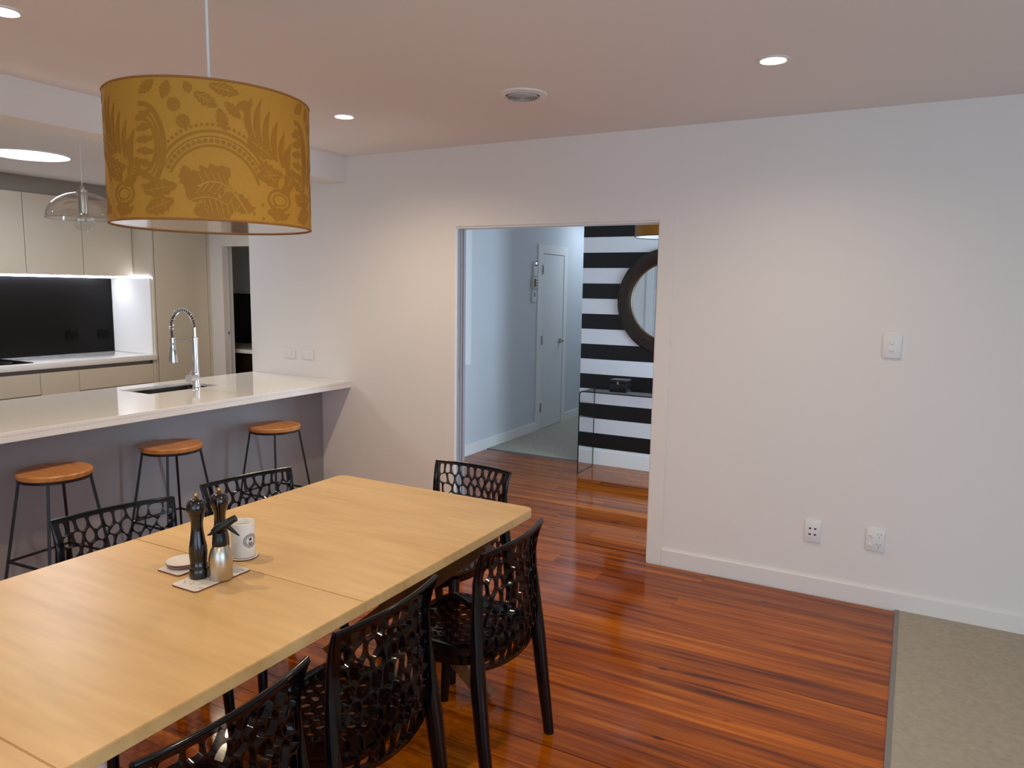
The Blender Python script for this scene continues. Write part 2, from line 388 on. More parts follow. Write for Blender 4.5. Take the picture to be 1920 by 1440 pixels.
# outer walls of the living side with their window openings (behind and right of the viewer)
struct(boxes('wall_right', [(4.5, 4.6, -6.8, -6.3, -0.02, ZC), (4.5, 4.6, -2.9, 0, -0.02, ZC), (4.5, 4.6, -6.3, -2.9, -0.02, 0.2), (4.5, 4.6, -6.3, -2.9, 2.3, ZC)], 'wall_paint'), 'white wall with the wide living room window', 'wall')
struct(boxes('wall_back', [(-5.9, -0.3, -6.8, -6.7, -0.02, ZC), (3.1, 4.6, -6.8, -6.7, -0.02, ZC), (-0.3, 3.1, -6.8, -6.7, 2.2, ZC)], 'wall_paint'), 'white wall with wide glass doors behind the viewer', 'wall')
def window(name, axis, a0, a1, z0, z1, at, label):
    bm = bmesh.new(); f = 0.06
    def bb(p0, p1, q0, q1):
        if axis == 'y': bxa(bm, at, at+0.05, p0, p1, q0, q1)
        else: bxa(bm, p0, p1, at, at+0.05, q0, q1)
    mid = (a0+a1)/2
    bb(a0, a0+f, z0, z1); bb(a1-f, a1, z0, z1); bb(mid-f/2, mid+f/2, z0+f, z1-f); bb(a0+f, a1-f, z0, z0+f); bb(a0+f, a1-f, z1-f, z1)
    fr = struct(mk(name, bm, 'trim_paint'), label, 'window')
    for p0, p1 in ((a0+f, mid-f/2), (mid+f/2, a1-f)):
        if axis == 'y': box('pane', at+0.02, at+0.026, p0, p1, z0+f, z1-f, 'window_glass', fr)
        else: box('pane', p0, p1, at+0.02, at+0.026, z0+f, z1-f, 'window_glass', fr)
window('window_1', 'y', -6.3, -2.9, 0.2, 2.3, 4.45, 'wide two pane window of the living room')
window('window_2', 'x', -0.3, 3.1, 0.0, 2.2, -6.75, 'wide two pane glass door behind the viewer')

# skirting
def skirt(name, x0, x1, y0, y1, z0, z1, lab): return struct(box(name, x0, x1, y0, y1, z0, z1, 'trim_paint', bevel=0.002, seg=1), lab, 'baseboard')
skirt('baseboard_main', 0.0885, 4.49, -0.013, -0.0005, -0.01, 0.094, 'white baseboard along the main wall right of the opening')
skirt('baseboard_left', -2.54, XO-0.0905, -0.013, -0.0005, -0.01, 0.094, 'white baseboard between the bench and the opening')
skirt('baseboard_hall', XH+0.0005, XH+0.013, T, 3.244, -0.01, 0.105, 'white baseboard along the pale hall wall')
skirt('baseboard_hall_far', XH+0.0005, XH+0.013, 4.02, 5.49, -0.01, 0.105, 'white baseboard beyond the narrow hall door')
skirt('baseboard_stripe', -1.385, 1.65, YS-0.013, YS-0.001, -0.01, 0.132, 'white baseboard under the striped wall')
# opening: lining and flat architrave
arch = struct(boxes('door_1', [(XO-0.09, XO, -0.008, -0.0005, -0.01, HO), (0, 0.088, -0.008, -0.0005, -0.01, HO), (XO-0.09, 0.088, -0.008, -0.0005, HO, HO+0.092)], 'wall_paint'), 'flat white frame around the wide pocket door opening', 'door frame')
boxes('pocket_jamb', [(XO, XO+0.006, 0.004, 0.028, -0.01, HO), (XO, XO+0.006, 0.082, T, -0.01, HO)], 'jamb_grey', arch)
boxes('jamb_lining', [(XO, XO+0.006, 0, 0.004, -0.01, HO), (-0.006, 0, 0, T, -0.01, HO)], 'trim_paint', arch)
boxes('head_lining', [(XO+0.006, -0.006, 0.0, 0.030, HO-0.012, HO), (XO+0.006, -0.006, 0.080, T, HO-0.012, HO)], 'trim_paint', arch)
box('head_track', XO+0.006, -0.006, 0.030, 0.080, HO-0.002, HO, 'edge_strip', arch)
boxes('back_architrave', [(XO-0.09, XO, T, T+0.008, -0.01, HO), (0, 0.09, T, T+0.008, -0.01, HO), (XO-0.09, 0.09, T, T+0.008, HO, HO+0.09)], 'trim_paint', arch)
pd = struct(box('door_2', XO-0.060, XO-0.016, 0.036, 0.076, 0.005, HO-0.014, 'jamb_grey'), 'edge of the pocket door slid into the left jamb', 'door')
box('latch_hole', XO-0.0162, XO-0.0148, 0.05, 0.062, 1.105, 1.135, 'black_plastic', pd)
fp = box('edge_pull', XO-0.0162, XO-0.0148, 0.046, 0.066, 0.985, 1.065, 'steel', pd)
box('finger_slot', XO-0.0150, XO-0.0142, 0.051, 0.061, 0.998, 1.052, 'gap_dark', fp)

# scullery doorway lining and pocket door edge
sd = struct(boxes('door_3', [(-4.935, -4.93, 1.135, 1.2, 0, 1.985), (-4.935, -4.93, 1.225, 1.26, 0, 1.985), (-4.93, -4.10, 1.15, 1.25, 1.985, 1.99)], 'trim_paint'), 'white lining of the narrow scullery doorway', 'door frame')
box('latch_hole', -4.9305, -4.9285, 1.185, 1.197, 1.09, 1.12, 'black_plastic', sd)
box('pocket_door_edge', -4.936, -4.926, 1.2, 1.225, 0.01, 1.985, 'hall_paint', sd)

# hall door
hd = struct(box('door_4', XH-0.002, XH+0.006, 3.36, 3.925, 0.012, 1.995, 'door_paint'), 'narrow white door in the pale hall wall', 'door')
boxes('door_frame', [(XH, XH+0.012, 3.245, 3.356, 0, 2.10), (XH, XH+0.012, 3.929, 4.02, 0, 2.10), (XH, XH+0.012, 3.356, 3.929, 2.000, 2.10)], 'trim_paint', hd)
boxes('door_gap', [(XH, XH+0.0015, 3.356, 3.36, 0.012, 2.0), (XH, XH+0.0015, 3.925, 3.929, 0.012, 2.0), (XH, XH+0.0015, 3.36, 3.925, 1.995, 2.0)], 'gap_dark', hd)
for hz in (1.82, 1.03, 0.26):
    tube_o('hinge', [(XH+0.02, 3.352, hz-0.05), (XH+0.02, 3.352, hz+0.05)], 0.007, 'steel', hd)
hh = tube_o('handle_rose', [(XH+0.006, 3.845, 1.0), (XH+0.02, 3.845, 1.0)], 0.028, 'steel', hd, n=20)
tube_o('handle_lever', [(XH+0.02, 3.845, 1.0), (XH+0.055, 3.845, 1.0), (XH+0.06, 3.835, 1.0), (XH+0.06, 3.74, 1.0)], 0.011, 'steel', hh, n=10)

# ------------------------------------------------------------------ ceiling fittings
def downlight(x, y, label, power, lensmat='lamp_lens', r=0.050, ang=158):
    t = thing('downlight', (x, y, ZC), label, 'downlight', group='recessed ceiling downlights')
    lathe_o('trim_ring', [(r+0.012, 0.0), (r+0.012, -0.004), (r, -0.006), (r-0.004, -0.003), (r-0.004, 0.0)], 'white_plastic', t, n=40, cap0=False, cap1=False)
    lathe_o('lens', [(r-0.004, -0.001), (r-0.004, -0.004), (0.02, -0.006), (0.0005, -0.0065)], lensmat, t, n=40)
    downlight_lamp(t, power, angle=ang)
    return t
PD = 44
downlight(0.739, -0.984, 'lit round downlight in the ceiling above the blank stretch of wall', PD*0.82)
downlight(-1.456, -0.961, 'lit round downlight in the ceiling just right of the yellow lamp shade', PD*1.45)
downlight(-1.468, -2.638, 'lit round downlight at the left edge of the ceiling', PD*1.4)
downlight(0.739, -2.638, 'lit round downlight in the ceiling above the viewer', PD)
downlight(-3.95, 0.15, 'lit kitchen downlight behind the yellow lamp shade', 50)
downlight(-3.95, -2.7, 'lit kitchen downlight left of the round skylight', 50)
for x, y_, lab in ((2.90, -2.638, 'added unseen downlight over the middle of the carpet'),
                   (2.90, -4.29, 'added unseen downlight over the carpet by the window'), (0.739, -4.29, 'added unseen downlight behind the viewer'), (-1.468, -4.29, 'added unseen downlight over the near end of the table'),
                   (0.739, -5.8, 'added unseen downlight by the glass doors, right one'), (-1.468, -5.8, 'added unseen downlight by the glass doors, left one')):
    downlight(x, y_, lab, PD if x < 2 else PD*0.22)  # out-of-view downlights added to raise the bounce light in the room
v = thing('ceiling_vent', (-0.385, -0.947, ZC), 'round white ceiling vent with concentric louvres between the two downlights', 'vent')
lathe_o('flange', [(0.115, 0), (0.113, -0.006), (0.085, -0.012), (0.078, -0.006), (0.078, 0)], 'white_plastic', v, n=48, cap0=False, cap1=False)
lathe_o('throat', [(0.078, -0.001), (0.0005, -0.0012)], 'vent_dark', v, n=48)
for k in range(6):
    r = 0.072 - k*0.0115
    lathe_o('louvre', [(r, -0.003), (r-0.001, -0.017), (r-0.004, -0.018), (r-0.005, -0.004)], 'vent_grey', v, n=48, cap0=False, cap1=False)
lathe_o('vent_plug', [(0.010, -0.002), (0.010, -0.019), (0.0005, -0.0195)], 'vent_grey', v, n=24)
s = thing('skylight', (-4.35, -1.0, ZC), 'large round bright skylight in the kitchen ceiling', 'skylight')
lathe_o('ring', [(0.275, 0), (0.273, -0.006), (0.252, -0.008), (0.25, 0)], 'white_plastic', s, n=56, cap0=False, cap1=False)
lathe_o('lens', [(0.252, -0.002), (0.15, -0.007), (0.0005, -0.010)], 'sky_lens', s, n=56, cap0=False)
area('daylight_skylight', (-4.35, -1.0, ZC-0.02), (0, 0, 0), 0.5, 0.5, 14, (0.75, 0.85, 1.0), 'DISK').parent = None

# ------------------------------------------------------------------ kitchen
YE = 0.49; YK = -3.6
XF = -5.135
# base cabinets
def front_unit(name, y0, y1, label, drawers):
    t = thing(name, (XF, (y0+y1)/2, 0), label, 'cabinet'); h = (y1-y0)/2
    boxes('carcass', [(-0.60, -0.055, -h, h, 0.10, 0.868), (-0.055, -0.022, -h, h, 0.10, 0.832)], 'cabinet_inside', t)
    box('finger_rail', -0.045, -0.040, -h, h, 0.832, 0.868, 'finger_rail', t)
    box('plinth', -0.60, -0.08, -h, h, 0.0, 0.10, 'finger_rail', t)
    if drawers:
        for z0, z1 in ((0.652, 0.834), (0.395, 0.622), (0.115, 0.365)):
            box('drawer_front', -0.02, 0, -h+0.0015, h-0.0015, z0, z1, 'cabinet_gloss', t, bevel=0.0012, seg=1)
        for z0, z1 in ((0.622, 0.652), (0.365, 0.395)):
            box('grip_channel', -0.0225, -0.0205, -h, h, z0, z1, 'finger_rail', t)
    else:
        box('cabinet_door', -0.02, 0, -h+0.0015, h-0.0015, 0.115, 0.834, 'cabinet_gloss', t, bevel=0.0012, seg=1)
    return t
front_unit('base_cabinet', -0.27, 0.458, 'greige gloss drawer cabinet beside the tall pantry', True)
front_unit('base_cabinet', -0.60, -0.2705, 'narrow greige gloss cabinet with one plain door', False)
front_unit('base_cabinet', -1.50, -0.6005, 'greige gloss drawer cabinet under the cooktop', True)
front_unit('base_cabinet', -2.40, -1.5005, 'greige gloss drawer cabinet left of the cooktop cabinet', True)
wt = tag(box('kitchen_worktop', -5.768, XF+0.015, -2.40, YE-0.001, 0.8685, 0.92, 'engineered_stone', bevel=0.002), 'white stone worktop along the kitchen back wall', 'worktop')
box('filler_panel', XF-0.02, XF-0.002, 0.4585, YE-0.0005, 0.0, 0.868, 'cabinet_gloss', wt)
sp = tag(box('splashback', -5.7695, -5.761, -2.40, YE-0.012, 0.921, 1.652, 'splash_black', bevel=0.001, seg=1), 'black glass splashback behind the kitchen worktop', 'splashback')
ep = tag(box('splash_return', -5.76, XF-0.035, YE-0.011, YE-0.001, 0.9205, 1.650, 'trim_paint'), 'white return panel lit at the end of the kitchen worktop', 'panel')
for yy, lab in ((0.06, 'black power outlet on the dark splashback, nearer the cooktop'), (0.37, 'black power outlet on the dark splashback, nearest the white return panel')):
    t = thing('power_outlet', (-5.761, yy, 1.10), lab, 'outlet')
    box('plate', 0, 0.008, -0.058, 0.058, -0.043, 0.043, 'outlet_black', t, bevel=0.002)
    for k in (-0.028, 0.028): box('rocker', 0.008, 0.011, k-0.009, k+0.009, 0.008, 0.026, 'outlet_black', t)
ck = thing('cooktop', (-5.45, -1.04, 0.9205), 'black glass cooktop set on the kitchen worktop', 'cooktop')
box('glass', -0.27, 0.27, -0.42, 0.42, 0, 0.006, 'black_glass', ck, bevel=0.002)
for a, b in ((-0.13, 0.22), (0.13, 0.22), (-0.13, -0.22), (0.13, -0.22)):
    lathe_o('burner_ring', [(0.09, 0.006), (0.09, 0.0066), (0.086, 0.0066), (0.086, 0.006)], 'edge_strip', ck, c=(a, b), cap0=False, cap1=False, n=40)
# wall cabinets
for y0, y1, lab in ((0.003, 0.487, 'greige gloss wall cabinet beside the tall pantry'), (-0.497, 0.0, 'greige gloss wall cabinet, second from the tall pantry'),
                    (-0.997, -0.50, 'greige gloss wall cabinet, third from the tall pantry, at the picture edge'), (-1.497, -1.0, 'greige gloss wall cabinet, fourth from the tall pantry')):
    t = thing('wall_cabinet', (-5.42, (y0+y1)/2, 1.667), lab, 'cabinet', group='wall cabinets over the splashback'); h = (y1-y0)/2
    box('body', -0.345, -0.021, -h, h, 0.006, 0.684, 'cabinet_inside', t)
    box('cabinet_door', -0.019, 0, -h+0.0012, h-0.0012, 0.0, 0.686, 'cabinet_gloss', t, bevel=0.0012, seg=1)
tag(box('cabinet_bulkhead', -5.768, -5.455, -2.40, YE-0.001, 2.356, ZC-0.0005, 'cabinet_inside'), 'recessed greige filler above the wall cabinets', 'panel')
ls = thing('led_strip', (-5.62, -0.52, 1.660), 'white LED strip shining under the wall cabinets', 'LED strip')
box('channel', -0.02, 0.02, -0.98, 0.98, 0.003, 0.0115, 'white_plastic', ls)
box('diffuser', -0.018, 0.018, -0.978, 0.90, -0.014, 0.003, 'led', ls)
ls2 = thing('led_strip', (-5.45, YE-0.0065, 1.652), 'short LED strip shining along the top of the white return panel', 'LED strip')
box('diffuser', -0.30, 0.27, -0.005, 0.005, -0.0005, 0.006, 'led', ls2)
area('led_lamp', (-5.60, -0.52, 1.645), (0, 0, 0), 0.03, 1.9, 3.2, (0.86, 0.92, 1.0))
# tall pantry
pt = thing('tall_pantry', (XF, 0.82, 0), 'tall greige gloss pantry cabinet beside the scullery doorway', 'cabinet')
box('side_panel', -0.60, 0.0, -0.329, -0.311, 0.0, 2.44, 'cabinet_gloss', pt)
box('carcass', -0.60, -0.023, -0.309, 0.325, 0.0, 2.44, 'gap_dark', pt)
box('pantry_door', -0.021, 0.0, -0.302, 0.292, 0.10, 2.437, 'cabinet_gloss', pt, bevel=0.0012, seg=1)
box('end_filler', -0.021, 0.0, 0.296, 0.328, 0.0, 2.44, 'cabinet_gloss', pt)
box('top_filler', -0.60, -0.03, -0.329, 0.328, 2.441, ZC-0.001, 'cabinet_inside', pt)
# scullery
sc = thing('scullery_counter', (-4.7, 1.64, 0), 'scullery counter with pale top and dark drawers seen through the doorway', 'counter')
box('worktop', -1.05, 1.30, -0.30, 0.335, 0.885, 0.925, 'engineered_stone', sc)
box('carcass', -1.05, 1.30, -0.24, 0.335, 0.0, 0.884, 'black_plastic', sc)
for k in range(3):
    d = box('drawer_front', -1.05+k*0.78, -0.28+k*0.78, -0.262, -0.242, 0.45, 0.862, 'mirror_frame', sc)
    box('drawer_front', -1.05+k*0.78, -0.28+k*0.78, -0.262, -0.242, 0.10, 0.442, 'mirror_frame', sc)
tag(box('scullery_splashback', -5.75, XW-0.005, 1.968, 1.979, 0.927, 1.50, 'black_glass'), 'black splashback over the scullery counter', 'splashback')

# ------------------------------------------------------------------ island bench
BF, BT = -2.267, 0.921
YB0 = -3.8
SX0, SX1, SY0, SY1 = -3.12, -2.82, -1.22, -0.70
ib = thing('island_bench', (-2.9, -1.9, 0), 'long breakfast bench with white panel front and overhanging stone top', 'bench')
def ibx(nm, x0, x1, y0, y1, z0, z1, m, bev=0): return box(nm, x0+2.9, x1+2.9, y0+1.9, y1+1.9, z0, z1, m, ib, bevel=bev)
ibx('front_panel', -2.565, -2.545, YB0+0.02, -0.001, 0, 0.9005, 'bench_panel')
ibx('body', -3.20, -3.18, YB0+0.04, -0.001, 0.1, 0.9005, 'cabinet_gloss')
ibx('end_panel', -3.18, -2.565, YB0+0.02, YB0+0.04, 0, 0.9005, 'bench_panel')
bm = bmesh.new()
xs = [XW, SX0, SX1, BF]; ys = [YB0, SY0, SY1, -0.0006]
for i in range(3):
    for j in range(3):
        if i == 1 and j == 1: continue
        for z in (0.901, BT):
            bm.faces.new([bm.verts.new((x+2.9, y_+1.9, z)) for x, y_ in ((xs[i], ys[j]), (xs[i+1], ys[j]), (xs[i+1], ys[j+1]), (xs[i], ys[j+1]))])
def wallseg(a, b):
    bm.faces.new([bm.verts.new((a[0]+2.9, a[1]+1.9, 0.901)), bm.verts.new((b[0]+2.9, b[1]+1.9, 0.901)), bm.verts.new((b[0]+2.9, b[1]+1.9, BT)), bm.verts.new((a[0]+2.9, a[1]+1.9, BT))])
for i in range(3):
    for yy in (ys[0], ys[-1]): wallseg((xs[i], yy), (xs[i+1], yy))
    for xx in (xs[0], xs[-1]): wallseg((xx, ys[i]), (xx, ys[i+1]))
for a, b in (((SX0, SY0), (SX1, SY0)), ((SX1, SY0), (SX1, SY1)), ((SX1, SY1), (SX0, SY1)), ((SX0, SY1), (SX0, SY0))): wallseg(a, b)
bmesh.ops.remove_doubles(bm, verts=bm.verts, dist=1e-5)
sharp = [e for e in bm.edges if len(e.link_faces) == 2 and e.calc_face_angle(0) > 1.0]
bmesh.ops.recalc_face_normals(bm, faces=bm.faces)
bmesh.ops.bevel(bm, geom=sharp, offset=0.0025, segments=2, affect='EDGES')
mk('stone_top', bm, 'engineered_stone', ib, smooth=35)
ibx('front_apron', BF-0.02, BF, YB0, -0.0006, 0.873, 0.9008, 'engineered_stone')
ibx('back_apron', XW, XW+0.02, YB0, -0.0006, 0.873, 0.9008, 'engineered_stone')
snk = thing('sink', (-2.97, -0.96, 0.70), 'undermount stainless steel sink in the bench top', 'sink')
bm = bmesh.new()
hx, hy, d = 0.149, 0.259, 0.2005
pts = rrect(-hx, hx, -hy, hy, 0.03)
inn = rrect(-hx+0.012, hx-0.012, -hy+0.012, hy-0.012, 0.03)
top = [bm.verts.new((x, y_, d)) for x, y_ in pts]; bot = [bm.verts.new((x, y_, 0.004)) for x, y_ in inn]
n = len(pts)
for i in range(n): bm.faces.new((top[i], top[(i+1)%n], bot[(i+1)%n], bot[i]))
bm.faces.new(bot)
thicken(bm, 0.002)
mk('bowl', bm, 'sink_steel', snk, smooth=40)
lathe_o('drain', [(0.045, 0.0045), (0.043, 0.008), (0.02, 0.006), (0.0005, 0.006)], 'chrome', snk)

# tap
tp = thing('kitchen_tap', (-2.80, -0.893, BT), 'chrome pull-down kitchen tap with coiled spring hose', 'tap')
lathe_o('base', [(0.030, 0), (0.030, 0.006), (0.024, 0.012), (0.022, 0.055), (0.021, 0.10), (0.019, 0.11)], 'chrome', tp)
lathe_o('column', [(0.0185, 0.105), (0.0185, 0.30), (0.021, 0.30), (0.021, 0.335), (0.014, 0.338)], 'chrome', tp)
dv = Vector((-0.150, -0.058, 0)); dn = dv.normalized()
vb = tube_o('valve_body', [Vector((0, 0, 0.075))-dn*0.0, Vector((0, 0, 0.075))+Vector((0.02, -0.075, 0))], 0.024, 'chrome', tp, n=20)
tube_o('lever', [Vector((0.018, -0.07, 0.085)), Vector((-0.0, -0.045, 0.105)), Vector((-0.01, -0.015, 0.125))], [0.007, 0.006, 0.005], 'chrome', vb, n=10)
tube_o('hose_sleeve', [(0, 0, 0.335), (0, 0, 0.40)], 0.010, 'chrome', tp, n=16)
arc = []
L = dv.length
for k in range(49):
    a = PI*k/48
    arc.append(dn*(L/2*(1-math.cos(a))) + Vector((0, 0, 0.40 + 0.11*math.sin(a))))
for k in range(1, 5): arc.append(dv + Vector((0, 0, 0.40-0.005*k)))
for k in range(1, 8): arc.append(dv*(1-0.005*k) + Vector((0, 0, 0.38-0.0125*k)))
tube_o('hose', arc, 0.0065, 'tap_hose', tp, n=8)
hel = []; turns = 23; M_ = turns*10
for k in range(M_+1):
    f = k/M_*52
    i = min(int(f), 51); q = f-i; p = arc[i].lerp(arc[i+1], q); t_ = (arc[i+1]-arc[i]).normalized()
    sd_ = Vector((-dn.y, dn.x, 0)); up_ = t_.cross(sd_)
    an = 2*PI*turns*k/M_
    hel.append(p + sd_*0.0140*math.cos(an) + up_*0.0140*math.sin(an))
tube_o('spring', hel, 0.0023, 'chrome', tp, n=5)
tube_o('holder_arm', [(0, 0, 0.318), dv*0.92+Vector((0, 0, 0.314))], 0.0045, 'chrome', tp)
hx_ = dv*0.96
sh = lathe_o('spray_head', [(0.012, 0.165), (0.027, 0.168), (0.026, 0.19), (0.017, 0.26), (0.014, 0.29), (0.0145, 0.292)], 'chrome', tp, c=(hx_.x, hx_.y))
lathe_o('holder_ring', [(0.0165, 0.295), (0.0165, 0.33), (0.012, 0.33)], 'chrome', tp, c=(hx_.x, hx_.y))
box('spray_button', hx_.x+0.012, hx_.x+0.022, hx_.y-0.008, hx_.y+0.004, 0.215, 0.25, 'steel', sh)

# glass pendant over the bench
gp = thing('glass_pendant', (-2.77, -1.60, 1.945), 'clear glass dome pendant with chrome lamp holder over the bench', 'pendant lamp')
bm = bmesh.new(); R_ = 0.185
prof = [(R_*math.cos(a)*1.0, 0.145*math.sin(a)) for a in [PI/2*k/14 for k in range(14)]] + [(0.02, 0.145)]
lathe(bm, prof, 48, cap0=False, cap1=False)
thicken(bm, 0.003)
mk('glass_dome', bm, 'smoke_glass', gp, smooth=60)
lathe_o('dome_rim', [(R_, 0), (R_+0.0015, 0.0025), (R_, 0.005), (R_-0.003, 0.0025), (R_, 0)], 'smoke_glass', gp, cap0=False, cap1=False, n=48)
lathe_o('lamp_holder', [(0.006, 0.185), (0.012, 0.17), (0.012, 0.16), (0.025, 0.158), (0.026, 0.05), (0.022, 0.03)], 'brushed_steel', gp)
lathe_o('bulb', [(0.020, 0.03), (0.026, 0.015), (0.046, -0.012), (0.047, -0.03), (0.036, -0.052), (0.015, -0.062), (0.0005, -0.063)], 'clear_glass', gp)
tube_o('cord', [(0, 0, 0.18), (0, 0, ZC-1.945-0.025)], 0.0022, 'cord_white', gp)
lathe_o('ceiling_cup', [(0.05, ZC-1.9455), (0.048, ZC-1.97), (0.004, ZC-1.972)], 'white_plastic', gp)

# ------------------------------------------------------------------ bar stools
def make_stool():
    t = thing('bar_stool', (0, 0, 0), '', 'stool', group='bar stools along the bench'); SZ = 0.70
    lathe_o('seat', [(0.0005, SZ-0.028), (0.157, SZ-0.028), (0.162, SZ-0.023), (0.163, SZ-0.006), (0.158, SZ), (0.0005, SZ+0.0005)], 'stool_wood', t, n=48, cap0=False, cap1=False)
    lathe_o('seat_ring', [(0.152, SZ-0.029), (0.158, SZ-0.029), (0.158, SZ-0.040), (0.152, SZ-0.040), (0.152, SZ-0.029)], 'dark_metal', t, n=48, cap0=False, cap1=False)
    k = 0.7071
    for sx, sy in ((1, 1), (-1, 1), (-1, -1), (1, -1)):
        bar_o('leg', (sx*0.150*k, sy*0.150*k, SZ-0.032), (sx*0.262*k, sy*0.262*k, 0.0), 0.012, 0.012, 'dark_metal', t, up=(sx, sy, 0))
    f = 1-(0.26/(SZ-0.032)); r = (0.150+(0.112)*f)*k
    c = [(r, r), (-r, r), (-r, -r), (r, -r)]
    for a, b in zip(c, c[1:]+c[:1]): bar_o('foot_rail', (a[0], a[1], 0.26), (b[0], b[1], 0.26), 0.010, 0.010, 'dark_metal', t)
    return t
st = make_stool()
for i, (x, y_, a, lab) in enumerate(((-2.30, -2.105, 4, 'round wooden bar stool at the left picture edge, nearest the viewer'), (-2.345, -1.432, 0, 'round wooden bar stool in the middle of the three'), (-2.308, -0.70, 2, 'round wooden bar stool nearest the white wall'))):
    o = st if i == 0 else copy_tree(st)
    o.location = (x, y_, 0); o.rotation_euler = (0, 0, math.radians(a)); o['label'] = lab

# ------------------------------------------------------------------ dining table
TX0, TX1, TY0, TY1, TZ = -0.938, 0.046, -4.43, -1.60, 0.75
tb = thing('dining_table', (-0.446, -3.015, 0), 'long pale oak extension dining table', 'table')
def top_piece(y0, y1, far=False, near=False):
    r = 0.035; pts = []
    x0, x1 = TX0+0.446, TX1+0.446
    def corner(cx, cy, a0):
        for i in range(7):
            a = a0+PI/2*i/6; pts.append((cx+r*math.cos(a), cy+r*math.sin(a)))
    if far: corner(x1-r, y1-r, 0); corner(x0+r, y1-r, PI/2)
    else: pts.extend([(x1, y1), (x0, y1)])
    if near: corner(x0+r, y0+r, PI); corner(x1-r, y0+r, 1.5*PI)
    else: pts.extend([(x0, y0), (x1, y0)])
    bm = bmesh.new(); prism(bm, pts, TZ-0.032, TZ)
    ed = [e for e in bm.edges if all(abs(v_.co.z-TZ) < 1e-6 for v_ in e.verts) or all(abs(v_.co.z-TZ+0.032) < 1e-6 for v_ in e.verts)]
    bmesh.ops.bevel(bm, geom=ed, offset=0.002, segments=2, affect='EDGES')
    mk('table_top_leaf', bm, 'oak_top', tb, smooth=40)
o3 = 3.015
top_piece(-2.6145+o3, TY1+o3, far=True); top_piece(-3.430+o3, -2.6155+o3); top_piece(TY0+o3, -3.431+o3, near=True)
for yy in (-1.785, -4.25):
    for sx in (1, -1):
        y_ = yy + sx*0.022
        bm = bmesh.new(); bar(bm, (sx*0.385, y_+o3, 0.0), (-sx*0.385, y_+o3, 0.66), 0.044, 0.085, up=(0, 0, 1))
        # level the ends with floor and rail
        for v_ in bm.verts:
            if v_.co.z < 0.1: v_.co.x += sx*(v_.co.z)*-0.0 ; v_.co.z = max(v_.co.z, 0.0)
        mk('crossed_leg', bm, 'oak_base', tb)
    bar_o('top_rail', (-0.42, yy+o3, 0.688), (0.42, yy+o3, 0.688), 0.07, 0.058, 'oak_base', tb, bevel=0.002)

# ------------------------------------------------------------------ perforated chairs
def chaikin(P, k=2):
    for _ in range(k):
        Q = []
        for a, b in zip(P, P[1:]+P[:1]):
            Q.append((a[0]*.75+b[0]*.25, a[1]*.75+b[1]*.25)); Q.append((a[0]*.25+b[0]*.75, a[1]*.25+b[1]*.75))
        P = Q
    return P
def lattice(nc, nr, rng, jit=0.36):
    """jittered brick lattice filling the unit square -> list of cell polygons (ccw)"""
    vt = {}
    def V(i2, j):
        if (i2, j) not in vt:
            u = i2/(2*nc); v_ = j/nr
            if 0 < i2 < 2*nc: u += rng.uniform(-jit, jit)/(2*nc)*1.1
            if 0 < j < nr:
                v_ += (0.17 if (i2 + j) % 2 == 0 else -0.17)/nr + rng.uniform(-jit, jit)/nr*0.6
            vt[(i2, j)] = (u, v_)
        return vt[(i2, j)]
    cells = []
    for j in range(nr):
        off = j % 2
        i = -off
        while i < 2*nc:
            a, b = max(i, 0), min(i+2, 2*nc)
            lo = [k for k in range(a, b+1)]
            cells.append([V(k, j) for k in lo] + [V(k, j+1) for k in reversed(lo)])
            i += 2
    return cells
